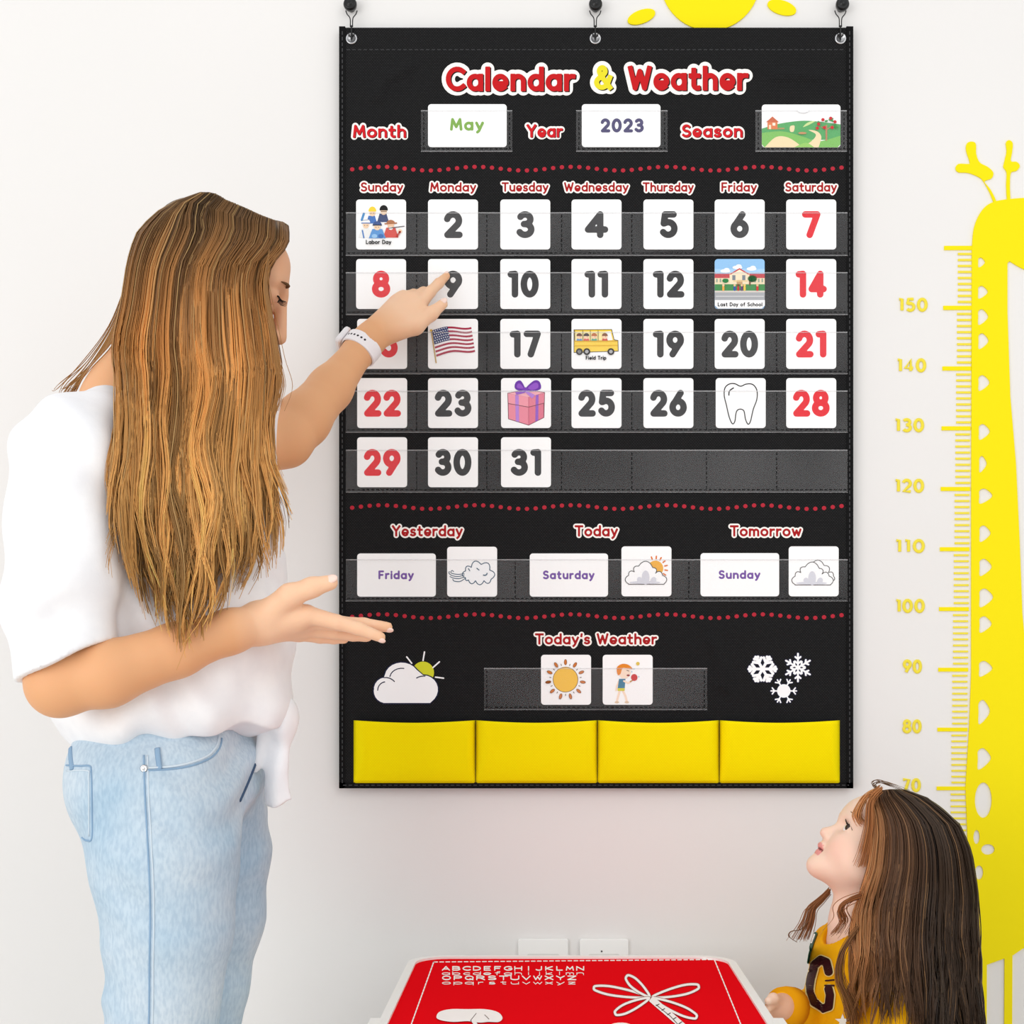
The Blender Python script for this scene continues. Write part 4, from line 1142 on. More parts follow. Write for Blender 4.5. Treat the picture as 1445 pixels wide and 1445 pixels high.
def bvh(V, F): return BVHTree.FromPolygons(V.tolist(), F.tolist())
CAMP = Vector((0, -CAMD, CAMH))
def proj(tree, px, py, lift=0.001):
    d = Vector(P(px, py, 0).tolist()) - CAMP; d.normalize()
    h, n, i, t = tree.ray_cast(CAMP, d)
    if h is None: return None
    if n.dot(d) > 0: n = -n
    return np.array(h + n * lift)
def proj_path(tree, pts, lift=0.001, n=6):
    out = [proj(tree, p[0], p[1], lift) for p in spline(pts, n)]
    return [p for p in out if p is not None]

def colour_attr(o, cols):
    at = o.data.color_attributes.new('tint', 'FLOAT_COLOR', 'POINT')
    c = np.ones((len(o.data.vertices), 4), np.float32); c[:, :3] = cols
    at.data.foreach_set('color', c.ravel())

def attr_colour(nt, b):
    a = N(nt, 'ShaderNodeAttribute'); a.attribute_name = 'tint'
    nt.links.new(a.outputs['Color'], b.inputs['Base Color'])
def skin_build(nt, b):
    attr_colour(nt, b)
    tc = N(nt, 'ShaderNodeTexCoord'); n = N(nt, 'ShaderNodeTexNoise', Scale=420.0, Detail=2.0)
    nt.links.new(tc.outputs['Object'], n.inputs['Vector'])
    bp = N(nt, 'ShaderNodeBump', Strength=0.12, Distance=0.0006)
    nt.links.new(n.outputs['Fac'], bp.inputs['Height']); nt.links.new(bp.outputs[0], b.inputs['Normal'])
M_SKIN = mat('skin', (230, 180, 140), 0.5, 0.28, build=skin_build, Subsurface_Weight=0.12, Subsurface_Scale=0.01)
M_HAIR = mat('hair', (150, 100, 50), 0.42, 0.3, build=attr_colour)
LC = lambda c: np.array([lin(v) for v in c])

def strand_mesh(name, paths, rad, cols, parent, extra=None):
    """paths (n,m,3), rad (n,m), cols (n,m,3) -> thin three-sided hair strands, one mesh"""
    n, m, _ = paths.shape
    T = np.gradient(paths, axis=1); T /= np.maximum(np.linalg.norm(T, axis=2, keepdims=True), 1e-9)
    A = np.cross(T, np.array((0, 1.0, 0.05))); A /= np.maximum(np.linalg.norm(A, axis=2, keepdims=True), 1e-9)
    B = np.cross(T, A)
    ring = [(math.cos(a), math.sin(a)) for a in (math.pi / 2, math.pi * 7 / 6, math.pi * 11 / 6)]
    V = np.stack([paths + rad[..., None] * (c * A + s_ * B) for c, s_ in ring], 2).reshape(-1, 3)
    base = (np.arange(n)[:, None] * m + np.arange(m - 1)[None]).ravel() * 3
    F = np.vstack([np.stack([base + j, base + (j + 1) % 3, base + 3 + (j + 1) % 3, base + 3 + j], 1) for j in range(3)])
    C = np.repeat(cols.reshape(-1, 3), 3, axis=0)
    if extra is not None:
        F = np.vstack([F, extra[1] + len(V)]); V = np.vstack([V, extra[0]]); C = np.vstack([C, extra[2]])
    o = mesh(name, V, F, M_HAIR, parent, smooth=True)
    colour_attr(o, C)
    return o

def push_out(pts, fields, gap, it=3):
    """keeps points outside sculpted bodies"""
    for _ in range(it):
        for F in fields:
            d = F.sample(pts); m = d < gap
            if m.any():
                g = F.grad(pts[m]); pts[m] += g * (gap - d[m])[:, None] * 1.0
    return pts

def smooth_paths(p, it, keep=1):
    for _ in range(it):
        q = p.copy(); q[:, 1:-1] = 0.5 * p[:, 1:-1] + 0.25 * (p[:, :-2] + p[:, 2:])
        q[:, :keep] = p[:, :keep]; p = q
    return p

def head_frame(origin, fwd, left):
    f = nrm(fwd); l = nrm(np.asarray(left) - f * (np.asarray(left) @ f)); u = np.cross(f, l)
    return np.asarray(origin, float), np.stack([f, l, u], 1)

def drape(PX, PY, YY, fields, gap, sgn, rounds=3, its=9, sm=3):
    """moves strands towards the viewer's side (or away) until they lie outside the sculpted bodies"""
    for r in range(rounds):
        for it in range(its):
            k = (CAMD + YY) / FPX
            pts = np.stack([(PX - PX0) * k, YY, CAMH - (PY - PY0) * k], -1)
            d = np.minimum.reduce([F.sample(pts) for F in fields])
            YY = YY + sgn * np.clip(gap - d, 0, .03)
        if r < rounds - 1:
            for _ in range(sm):
                Q = YY.copy(); Q[:, 1:-1] = .5 * YY[:, 1:-1] + .25 * (YY[:, :-2] + YY[:, 2:]); YY = Q
    k = (CAMD + YY) / FPX
    return np.stack([(PX - PX0) * k, YY, CAMH - (PY - PY0) * k], -1)
# ------------------------------------------------------------------ the woman
woman = empty('person', (P(232, 957, -0.48)[0], -0.48, 0), 'woman with long light brown hair, white blouse and pale blue jeans, pointing at the chart', 'person')
PSI = math.radians(-14)
WF = np.array((math.cos(PSI), math.sin(PSI), 0)); WL = np.array((-math.sin(PSI), math.cos(PSI), 0)); WU = np.array((0, 0, 1.0))
WR = np.stack([WF, WL, WU], 1)
# head
al, yw = math.radians(27), math.radians(12)
WH_S = 0.93
HO, HR = head_frame(P(311, 384, -0.47), (math.cos(al) * math.cos(yw), math.cos(al) * math.sin(yw), -math.sin(al)), (-math.sin(yw), math.cos(yw), 0))
def hp(x, y, z, s=WH_S): return HO + HR @ (np.array((x, y, z)) * s)
B = Field((-0.80, -0.82, -0.01), (-0.10, -0.012, 1.60), 0.0031)
def woman_head(F):
    s = WH_S; k = .012
    F.ell(hp(-.010, 0, .022), np.array((.097, .074, .067)) * s, HR, k); F.ell(hp(.035, 0, .045), np.array((.049, .055, .034)) * s, HR, .02)
    F.ell(hp(.032, 0, -.045), np.array((.056, .058, .075)) * s, HR, .03)
    for q in (-1, 1):
        F.cone(hp(-.005, q * .045, -.055), hp(.07, q * .008, -.098), .022 * s, .016 * s, .03)
        F.ell(hp(.058, q * .036, -.03), np.array((.026, .022, .026)) * s, HR, .02)
        F.ell(hp(-.012, q * .075, -.018), np.array((.02, .008, .032)) * s, HR, .008)
    F.ell(hp(.078, 0, .018), np.array((.016, .048, .014)) * s, HR, .02)
    F.cone(hp(.0935, 0, .010), hp(.117, 0, -.043), .0080 * s, .0105 * s, .012)
    for q in (-1, 1): F.ell(hp(.103, q * .0125, -.047), np.array((.011, .0075, .008)) * s, HR, .008)
    F.ell(hp(.091, 0, -.068), np.array((.012, .024, .0065)) * s, HR, .006); F.ell(hp(.088, 0, -.080), np.array((.012, .020, .0075)) * s, HR, .006)
    F.ell(hp(.078, 0, -.101), np.array((.018, .02, .016)) * s, HR, .016)
    for q in (-1, 1):
        F.ell(hp(.099, q * .033, -.002), np.array((.016, .019, .012)) * s, HR, .012, op='sub')
        F.ell(hp(.080, q * .032, -.002), np.array((.0135, .0150, .0125)) * s, HR, .004)
woman_head(B)
NECK = P(190, 575, -.485)
B.cone(hp(-.02, 0, -.05), NECK, .056, .062, .03)
# trunk under the clothes
B.cone(P(135, 640, -.60), NECK, .045, .06, .03); B.cone(NECK, P(262, 640, -.345), .06, .045, .03)
B.cone(P(205, 640, -.48), P(235, 960, -.48), .095, .09, .03); B.cone(P(235, 960, -.48), P(238, 1085, -.48), .085, .085, .03)
# legs inside the jeans
B.chain([(P(232, 1120, -.55), .060), (P(232, 1300, -.572), .052), (P(228, 1450, -.57), .040), (P(208, 1600, -.565), .040), (P(206, 1895, -.565), .030)], .01)
B.chain([(P(272, 1120, -.41), .060), (P(292, 1280, -.382), .052), (P(272, 1445, -.38), .040), (P(256, 1580, -.38), .038), (P(254, 1795, -.38), .030)], .01)
# near (right) arm and open hand
B.chain([(P(112, 655, -.645), .046), (P(88, 935, -.695), .040), (P(84, 966, -.70), .0385)], .012)
B.chain([(P(84, 962, -.70), .0385), (P(150, 951, -.70), .0385), (P(250, 917, -.665), .0318), (P(325, 891, -.628), .0262), (P(366, 880, -.60), .0245)], .014)
WN = np.array((0, .35, .94))      # palm direction of the open hand
hand = dict(flat=(WN, .62))
w0 = P(368, 879, -.60)
for q, r0, r1 in ((P(432, 868, -.605), .024, .0135), (P(434, 877, -.585), .024, .0125), (P(430, 887, -.568), .022, .012), (P(421, 894, -.552), .020, .0115)):
    B.cone(w0, q, r0, r1, .012)
B.cone(P(388, 866, -.605), P(420, 872, -.60), .017, .013, .012)
FING = [[(P(432, 867, -.605), .0120), (P(475, 878, -.600), .0098), (P(506, 887, -.594), .0086), (P(537, 899, -.588), .0068)],
        [(P(434, 875, -.585), .0122), (P(480, 880, -.578), .0098), (P(513, 881, -.570), .0086), (P(547, 885, -.563), .0068)],
        [(P(430, 886, -.568), .0115), (P(472, 892, -.560), .0094), (P(497, 896, -.553), .0082), (P(518, 899, -.548), .0066)],
        [(P(421, 893, -.552), .0105), (P(452, 899, -.545), .0084), (P(470, 901, -.540), .0074), (P(486, 902, -.536), .0060)]]
for c in FING: B.chain(c, .003)
B.chain([(P(378, 866, -.612), .018), (P(409, 841, -.622), .0150), (P(440, 829, -.626), .0122), (P(466, 822, -.626), .0098)], .007)
# far (left) arm and pointing hand
B.chain([(P(262, 650, -.345), .045), (P(402, 622, -.245), .040)], .012)
B.chain([(P(404, 620, -.245), .0385), (P(428, 592, -.215), .0400), (P(466, 548, -.165), .0335), (P(507, 495, -.118), .0235), (P(522, 479, -.110), .0215)], .014)
w1 = P(521, 480, -.110)
KN = [P(590, 433, -.074), P(581, 423, -.066), P(569, 421, -.058), P(558, 428, -.052)]
for q, r0, r1 in zip(KN, (.021, .021, .020, .018), (.0135, .0132, .0125, .012)): B.cone(w1, q, r0, r1, .013)
B.cone(P(552, 462, -.092), P(584, 452, -.080), .018, .0135, .012)
B.chain([(KN[0], .0118), (P(607, 412, -.055), .0092), (P(619, 400, -.042), .0082), (P(630, 389.5, -.0275), .0064)], .004)
B.chain([(KN[1], .012), (P(598, 413, -.042), .0095), (P(590, 424, -.036), .0085), (P(578, 434, -.040), .0075)], .004)
B.chain([(KN[2], .0118), (P(584, 416, -.036), .0092), (P(577, 428, -.034), .0082), (P(566, 436, -.040), .0072)], .004)
B.chain([(KN[3], .0108), (P(570, 428, -.036), .0085), (P(564, 438, -.036), .0075), (P(556, 445, -.044), .0068)], .004)
B.chain([(P(546, 470, -.100), .0185), (P(586, 460, -.088), .0138), (P(608, 443, -.081), .0108), (P(625, 429, -.074), .0082)], .007)
BODY_F = B
body, BV, BF = B.build('body', M_SKIN, woman)
cb = np.tile(LC((226, 168, 122)), (len(BV), 1))
hl = (BV - HO) @ HR / WH_S
isface = (np.abs(hl[:, 1]) < .09) & (np.abs(hl[:, 2]) < .14) & (np.abs(hl[:, 0]) < .15)
cb[isface] = LC((222, 168, 132))
hands = np.minimum(np.linalg.norm(BV - P(450, 870, -.59), axis=1) - .095, np.linalg.norm(BV - P(590, 435, -.06), axis=1) - .075)
wgt = np.clip(.5 - hands / .05, 0, 1)[:, None]
cb = cb * (1 - wgt) + LC((240, 196, 162)) * wgt
lip = isface & (hl[:, 0] > .085) & (np.abs(hl[:, 1]) < .024) & (hl[:, 2] < -.060) & (hl[:, 2] > -.088)
cb[lip] = LC((200, 110, 104))
colour_attr(body, cb)
WTREE = bvh(BV, BF)

# eyes, lashes, brows
M_EYE = mat('eye_white', (240, 236, 232), 0.2, 0.5); M_IRIS = mat('dark_iris', (52, 34, 22), 0.15, 0.5); M_LASH = mat('dark_lashes', (24, 16, 14), 0.6, 0.2)
M_BROW = mat('brown_brow', (96, 66, 40), 0.8, 0.2); M_NAIL = mat('fingernail', (246, 214, 200), 0.25, 0.45)
for q in (-1, 1):
    b_ = MB(); b_.ellipsoid(hp(.0750, q * .032, -.002), np.array((.0128, .0125, .0125)) * WH_S, HR)
    e = b_.build('eye', M_EYE, woman, smooth=True)
    b_ = MB(); b_.ellipsoid(hp(.0843, q * .032, -.006), np.array((.0036, .0062, .0062)) * WH_S, HR); b_.build('iris', M_IRIS, e, smooth=True)
    b_ = MB()
    lp = [hp(.0905 + .003 * math.cos(t), q * .032 + .0165 * math.sin(t), -.002 + .002 * math.cos(t)) for t in np.linspace(-1.4, 1.4, 9)]
    b_.tube(lp, .0012, 6)
    for p in (lp[1:-1] if q < 0 else []): b_.tube([p, p + HR @ np.array((.006, -.002 * q, -.002)), p + HR @ np.array((.012 if q < 0 else .006, 0, -.001))], [.0006, .0005, .0002], 4)
    b_.build('eyelashes', M_LASH, woman)
    b_ = MB(); b_.tube([hp(.0965 - .010 * abs(t) ** 1.5, q * (.032 + .018 * t), .023 - .004 * t * t) for t in np.linspace(-1, 1, 9)], [.0012, .0021, .0024, .0024, .0024, .0022, .0019, .0015, .0008], 6)
    b_.build('eyebrow', M_BROW, woman, smooth=True)
# nails
def nail(tip, prev, up, r, parent=woman):
    ax = nrm(np.asarray(tip) - prev); u = nrm(np.asarray(up) - ax * (np.asarray(up) @ ax)); sd = np.cross(u, ax)
    b_ = MB(); b_.ellipsoid(np.asarray(tip) + ax * r * .25 + u * r * .62, (r * .95, r * .72, r * .42), np.stack([ax, sd, u], 1)); b_.build('fingernail', M_NAIL, parent, smooth=True)
nail(P(466, 822, -.626), P(440, 829, -.626), (.05, -.8, .62), .0094)
nail(P(625, 429, -.074), P(608, 443, -.081), (-.2, -.9, .35), .0080)
nail(P(630, 389.5, -.0275), P(619, 400, -.042), (-.55, -.55, .62), .0063)
nail(P(537, 899, -.588), P(506, 887, -.594), (0, -.5, -.85), .0066); nail(P(547, 885, -.563), P(513, 881, -.570), (0, -.5, -.85), .0066)

# blouse
S = Field((-0.80, -0.82, 0.74), (-0.30, -0.12, 1.40), 0.0034)
S.ell(P(243, 760, -.48), (.148, .165, .19), WR, .03)
S.cone(P(128, 628, -.605), P(165, 614, -.49), .070, .066, .03); S.cone(P(165, 614, -.49), P(262, 650, -.345), .066, .066, .03)
S.ell(P(241, 905, -.48), (.166, .175, .14), WR, .04)
S.ell(P(243, 994, -.48), (.163, .175, .074), WR, .03, planes=[(P(215, 1054, -.48), (.20, 0, -.98))])
hem_p, hem_n = P(106, 926, -.69), np.array((.40, 0, -.917))
S.cone(P(104, 655, -.65), P(84, 850, -.69), .078, .066, .03); S.cone(P(84, 850, -.69), P(96, 985, -.70), .066, .056, .012, planes=[(hem_p, hem_n)])
S.cone(P(262, 645, -.345), P(404, 606, -.235), .075, .050, .03, planes=[(P(399, 610, -.24), (.95, 0, .05))])
def folds(X, Y, Z):
    a = .0034 * np.sin(38 * X + 9 * np.sin(7 * Z + 3 * X) + 14 * Y + 4 * Z) * np.sin(9 * Z + 2 + 3 * X)
    b_ = .0048 * np.sin(60 * Z + 26 * X + 5 * np.sin(16 * X + 8 * Y)) * np.clip(np.sin(11 * X + 7 * Z + 1.2), 0, 1)
    c = .0055 * np.sin(52 * X + 30 * Y + 6 * np.sin(5 * Z)) * np.clip((0.94 - Z) / .10, 0, 1)     # gathers towards the hem
    return (a + b_) * np.clip((X + .70) / .09, .12, 1) + c
S.warp(folds)
# opening of the near sleeve, neck opening
S.cone(P(90, 905, -.694), P(97, 1000, -.702), .0465, .047, .004, op='sub')
S.cone(hp(-.02, 0, -.08), P(178, 580, -.49), .068, .070, .006, op='sub')
S.cone(P(178, 580, -.49), P(240, 640, -.52), .070, .03, .006, op='sub')
M_BLOUSE = mat('white_blouse', (242, 242, 245), 0.8, 0.1, build=noise_colour((239, 239, 242), (245, 245, 247), 30, 3, 0.10, 0.002, 260))
blouse, SV, SF = S.build('blouse', M_BLOUSE, woman)
STREE = bvh(SV, SF)
# cuff stitch line and hanging waist tie
T = Field((-0.44, -0.60, 0.66), (-0.26, -0.38, 0.90), 0.0028)
T.chain([(P(388, 1030, -.50), .018), (P(388, 1080, -.50), .022), (P(393, 1132, -.495), .027)], .003, flat=((.2, 1, 0), .35), planes=[(P(392, 1136, -.5), (.25, 0, -1))])
T.ell(P(398, 1015, -.50), (.022, .03, .028), WR, .015)
T.warp(lambda X, Y, Z: .0028 * np.sin(170 * X + 18 * Z + 3 * np.sin(20 * Z)))
T.build('waist_tie', M_BLOUSE, woman, whole=True)

# jeans
J = Field((-0.80, -0.72, 0.015), (-0.24, -0.24, 0.86), 0.0034)
J.ell(P(241, 1085, -.48), (.119, .165, .115), WR, .03, planes=[(P(232, 1030, -.48), (0, 0, 1))])
J.ell(P(192, 1112, -.50), (.066, .13, .085), WR, .025)
J.chain([(P(232, 1130, -.565), .094), (P(232, 1210, -.570), .0895), (P(237, 1310, -.575), .077), (P(231, 1400, -.575), .0665), (P(226, 1460, -.57), .063), (P(208, 1600, -.565), .060), (P(206, 1860, -.565), .048)], .03)
J.chain([(P(278, 1130, -.40), .094), (P(291, 1200, -.385), .0865), (P(294, 1290, -.38), .076), (P(282, 1390, -.38), .065), (P(271, 1450, -.38), .062), (P(256, 1580, -.38), .058), (P(254, 1770, -.38), .047)], .02)
def denim_folds(X, Y, Z):
    hipw = np.clip((Z - .55) / .2, 0, 1); knee = np.exp(-((Z - .42) / .07) ** 2)
    a = .0036 * np.sin(95 * Z + 30 * X + 6 * np.sin(12 * X + 9 * Y)) * np.clip(np.sin(14 * X - 9 * Z + 1.5), 0, 1) * (.35 + .65 * hipw)
    b_ = .0034 * np.sin(110 * Z - 22 * X + 3 * np.sin(30 * X)) * knee * np.clip(np.sin(20 * X + 1), 0, 1)
    return a + b_
J.warp(denim_folds)
def denim(nt, b):
    tc = N(nt, 'ShaderNodeTexCoord')
    n1 = N(nt, 'ShaderNodeTexNoise', Scale=7.0, Detail=3.0); n2 = N(nt, 'ShaderNodeTexNoise', Scale=260.0, Detail=2.0)
    mp = N(nt, 'ShaderNodeMapping'); mp.inputs['Scale'].default_value = (1, 1, .35)
    nt.links.new(tc.outputs['Object'], n1.inputs['Vector']); nt.links.new(tc.outputs['Object'], mp.inputs[0]); nt.links.new(mp.outputs[0], n2.inputs['Vector'])
    r1 = N(nt, 'ShaderNodeValToRGB'); r1.color_ramp.elements[0].position = .34; r1.color_ramp.elements[1].position = .66
    r1.color_ramp.elements[0].color = rgb((172, 198, 217)); r1.color_ramp.elements[1].color = rgb((204, 217, 227))
    nt.links.new(n1.outputs['Fac'], r1.inputs[0])
    mx = N(nt, 'ShaderNodeMixRGB', blend_type='MULTIPLY'); mx.inputs[0].default_value = 1.0
    r2 = N(nt, 'ShaderNodeValToRGB'); r2.color_ramp.elements[0].position = .35; r2.color_ramp.elements[1].position = .62
    r2.color_ramp.elements[0].color = (.82, .86, .90, 1); r2.color_ramp.elements[1].color = (1, 1, 1, 1)
    nt.links.new(n2.outputs['Fac'], r2.inputs[0]); nt.links.new(r1.outputs[0], mx.inputs[1]); nt.links.new(r2.outputs[0], mx.inputs[2])
    nt.links.new(mx.outputs[0], b.inputs['Base Color'])
    bp = N(nt, 'ShaderNodeBump', Strength=.25, Distance=.0008); nt.links.new(n2.outputs['Fac'], bp.inputs['Height']); nt.links.new(bp.outputs[0], b.inputs['Normal'])
M_DENIM = mat('pale_blue_denim', rough=0.85, spec=0.12, build=denim)
M_SEAM = mat('denim_seam', (140, 170, 198), 0.85, 0.1); M_SEAML = mat('pale_denim_seam', (206, 220, 230), 0.85, 0.1)
jeans, JV, JF = J.build('jeans', M_DENIM, woman)
JT = bvh(JV, JF)
def seam(name, pts, r, m, parent, lift=.0004, n=8):
    p = proj_path(JT, pts, lift, n)
    if len(p) < 2: return None
    b_ = MB(); b_.tube(p, r, 6); return b_.build(name, m, parent, smooth=True)
seam('side_seam', [(203, 1066), (205, 1130), (209, 1200), (212, 1280), (211, 1360), (210, 1445), (204, 1560)], .0012, M_SEAM, jeans)
seam('side_seam', [(208, 1066), (210, 1130), (214, 1200), (217, 1280), (216, 1360), (215, 1445), (209, 1560)], .0011, M_SEAML, jeans)
seam('front_pocket_edge', [(206, 1084), (240, 1082), (270, 1076), (294, 1066), (306, 1052), (309, 1040)], .0016, M_SEAML, jeans)
seam('front_pocket_edge', [(206, 1087), (240, 1085.5), (272, 1080), (298, 1069), (310, 1055), (313, 1042)], .0012, M_SEAM, jeans)
seam('back_pocket_edge', [(94, 1080), (112, 1081), (126, 1081), (129, 1090), (130, 1140), (130, 1182), (122, 1186), (116, 1182)], .0012, M_SEAM, jeans)
seam('back_pocket_edge', [(95, 1088), (124, 1088), (125.5, 1100), (126, 1180)], .0011, M_SEAML, jeans)
seam('fly_seam', [(372, 1046), (362, 1072), (349, 1105), (338, 1130)], .0022, mat('dark_denim_seam', (72, 92, 118), .85, .1), jeans)
rv = proj(JT, 203.5, 1085, .0012)
if rv is not None:
    b_ = MB(); b_.lathe(rv, (-.1, -1, 0), [(0, .0048), (.0012, .0046), (.0016, .0034), (.0010, .0026), (.0016, .0016), (.0018, .0004)], 16); b_.build('rivet', M_STEEL, jeans, smooth=True)
for px in (100, 222):
    p = proj_path(JT, [(px, 1056), (px + 1, 1070), (px + 3, 1086)], .001, 5)
    if len(p) > 2:
        b_ = MB(); b_.tube(p, .0036, 6, squash=.4); b_.build('belt_loop', M_SEAM, jeans, smooth=True)
# shoes
M_SHOE = mat('white_shoe', (236, 234, 230), 0.6, 0.25)
for px, py, y in ((212, 1880, -.565), (258, 1780, -.38)):
    x = P(px, py, y)[0]
    Q = Field((x - .13, y - .09, -.004), (x + .22, y + .09, .13), .004)
    Q.cone((x - .05, y, .035), (x + .15, y - .03, .030), .040, .037, .02, planes=[((0, 0, .002), (0, 0, -1))]); Q.cone((x - .03, y, .05), (x - .02, y, .085), .042, .044, .02)
    Q.build('shoe', M_SHOE, woman)

# wristwatch: white band with holes, square case
wa, wb = P(500, 505, -.126), P(520, 481, -.110)
wd = nrm(wb - wa); wc = P(510, 491, -.1165)
side = nrm(np.cross(wd, (0, -1, 0))); out = np.cross(side, wd); out = out if out[1] < 0 else -out
b_ = MB(); nseg = 40
vv = []; ff = []
for i in range(nseg):
    t = 2 * math.pi * i / nseg
    for rr, ax in ((.0262, -.0118), (.0284, -.0108), (.0284, .0108), (.0262, .0118)):
        vv.append(wc + (side * math.cos(t) * 1.08 + out * math.sin(t) * .98) * rr + wd * ax)
for i in range(nseg):
    for j in range(4): ff.append([i * 4 + j, i * 4 + (j + 1) % 4, ((i + 1) % nseg) * 4 + (j + 1) % 4, ((i + 1) % nseg) * 4 + j])
watch = mesh('wristwatch', vv, ff, mat('white_silicone', (240, 234, 236), 0.5, 0.3), woman, smooth=False)
M_HOLE = mat('dark_hole', (50, 46, 50), .7, .2)
for k in range(6):
    t = math.pi / 2 + (-.1 + k * .22) * (1 if (side[2] < 0) else -1)
    c = wc + (side * math.cos(t) * 1.08 + out * math.sin(t) * .98) * 0.0283; n_ = nrm(c - wc)
    h = MB(); h.lathe(c, n_, [(0, .0019), (.0004, .0017)], 10); h.build('strap_hole', M_HOLE, watch)
sgn = 1 if side[2] > 0 else -1
cn = nrm(side * sgn * .93 + out * -.25)
cc = wc + cn * .0295
sd2 = np.cross(cn, wd)
loop = [cc + wd * p[0] + sd2 * p[1] for p in rrect(-.0175, -.0155, .0175, .0155, .006)]
b_ = MB(); b_.prism(loop, cn * .009, bevel=.002); b_.build('watch_case', mat('white_watch_case', (232, 228, 230), .3, .4), watch)

# hair: a closed inner mass plus strands that fall from the parting and lie on the shoulders
H = Field((-0.72, -0.76, 0.86), (-0.25, -0.30, 1.60), 0.0042)
H.ell(hp(-.018, 0, .026), np.array((.099, .081, .069)) * WH_S, HR, .01); H.ell(hp(.028, 0, .058), np.array((.040, .055, .030)) * WH_S, HR, .012)
H.ell(hp(-.038, 0, -.045), np.array((.066, .080, .09)) * WH_S, HR, .02)
H.cone(P(270, 470, -.50), P(272, 600, -.53), .060, .055, .04, flat=((0, 1, 0), .7)); H.cone(P(245, 440, -.47), P(240, 560, -.50), .055, .050, .03)
H.ell(hp(.105, 0, -.055), np.array((.06, .10, .075)) * WH_S, HR, .012, op='sub')
H.f += .0035
HV, HF = H.skin()

Lk = np.array([(272, 284), (277, 264), (290, 234), (308, 214), (325, 198), (350, 188), (373, 182), (426, 174), (470, 164), (500, 162), (530, 166), (560, 166), (620, 162), (680, 160), (740, 168), (800, 176), (860, 200), (920, 235)], float)
Rk = np.array([(272, 290), (282, 318), (295, 350), (305, 372), (313, 398), (322, 406), (332, 407), (344, 403), (353, 395), (372, 379), (400, 374), (430, 377), (470, 385), (520, 392), (560, 387), (600, 382), (650, 382), (680, 386), (740, 390), (800, 385), (860, 350), (920, 300)], float)
def hair_paths(n_lock, per, layer, u_lo=0.0, u_hi=1.0, m=26, side=-1):
    PXs = []; PYs = []; YYs = []; C = []; R_ = []; GP = []
    rr = np.random.default_rng(5 + layer * 7 + (0 if side < 0 else 50))
    for l in range(n_lock):
        u0 = u_lo + (u_hi - u_lo) * (l + rr.uniform(.1, .9)) / n_lock
        ph, am, lam = rr.uniform(0, 6.28), rr.uniform(3, 10), rr.uniform(130, 260)
        tipy = (np.interp(u0, [0, .12, .3, .5, .68, .8, .92, 1], [800, 850, 880, 885, 850, 800, 800, 740]) + rr.uniform(-75, 12))
        if side > 0: tipy -= 40
        tone = rr.normal(0, 1); tipdx = rr.normal(0, 9) + (u0 - .5) * 14
        dl = rr.uniform(0, .012) + layer * .012; gl_ = rr.uniform(0, .013) * (1 - .6 * layer)
        for k in range(per):
            du = rr.normal(0, .016); u = np.clip(u0 + du, -.015, 1.015)
            x0 = 284.0 if u < .3 else 284 + (u - .3) / .7 * 119
            y0 = np.interp(x0, [284, 294, 304, 317, 348, 367, 386, 400, 406], [272, 272, 274, 282, 295, 304, 311, 314, 319])
            ty = tipy + rr.normal(0, 16)
            s_ = np.linspace(0, 1, m) ** 1.15
            py = y0 + (ty - y0) * s_
            uu = u0 + (u - u0) * (1 - .75 * np.clip((py - ty + 160) / 160, 0, 1))
            L_ = np.interp(py, Lk[:, 0], Lk[:, 1]); R2 = np.interp(py, Rk[:, 0], Rk[:, 1])
            xs = L_ + (R2 - L_) * uu
            wq = np.sin(np.pi / 2 * np.clip((py - y0) / (13 + 52 * np.clip((u - .3) / .25, 0, 1)), 0, 1))
            px = x0 + (xs - x0) * wq
            rp = np.clip((py - 420) / 350, 0, 1)
            px = px + am * rp * np.sin(2 * np.pi * py / lam + ph) + tipdx * np.clip((py - ty + 140) / 140, 0, 1) ** 1.5 + rr.normal(0, .8)
            hd = (.088 * np.sqrt(max(0.02, 1 - (2 * u - 1) ** 2 * .9)) + .012) - dl * .8
            dq = np.sin(np.pi / 2 * np.clip((py - y0) / 130, 0, 1))
            yy = -.47 + side * hd * dq
            PXs.append(px); PYs.append(py); YYs.append(yy); GP.append(gl_ + rr.uniform(0, .004))
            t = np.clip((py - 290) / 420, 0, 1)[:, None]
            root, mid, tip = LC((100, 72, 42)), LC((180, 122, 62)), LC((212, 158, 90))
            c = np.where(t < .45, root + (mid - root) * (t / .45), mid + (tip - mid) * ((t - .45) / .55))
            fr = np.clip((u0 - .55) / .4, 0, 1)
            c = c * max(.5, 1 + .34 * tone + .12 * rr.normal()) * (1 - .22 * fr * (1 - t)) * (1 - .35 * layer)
            if rr.random() < .10: c = c * .5 + LC((232, 190, 126)) * .4
            C.append(np.clip(c, .01, .9)); R_.append(rr.uniform(.0007, .0012) * np.interp(s_, [0, .75, 1], [1, 1, .35]))
    return np.array(PXs), np.array(PYs), np.array(YYs), np.array(R_), np.array(C), np.array(GP)[:, None]
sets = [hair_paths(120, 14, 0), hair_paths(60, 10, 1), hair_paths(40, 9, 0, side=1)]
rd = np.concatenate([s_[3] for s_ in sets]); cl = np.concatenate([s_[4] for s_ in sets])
pp = np.concatenate([drape(s_[0], s_[1], s_[2], (S, BODY_F, H), g + s_[5], sg) for s_, g, sg in zip(sets, (.0045, .003, .004), (-1, -1, 1))])
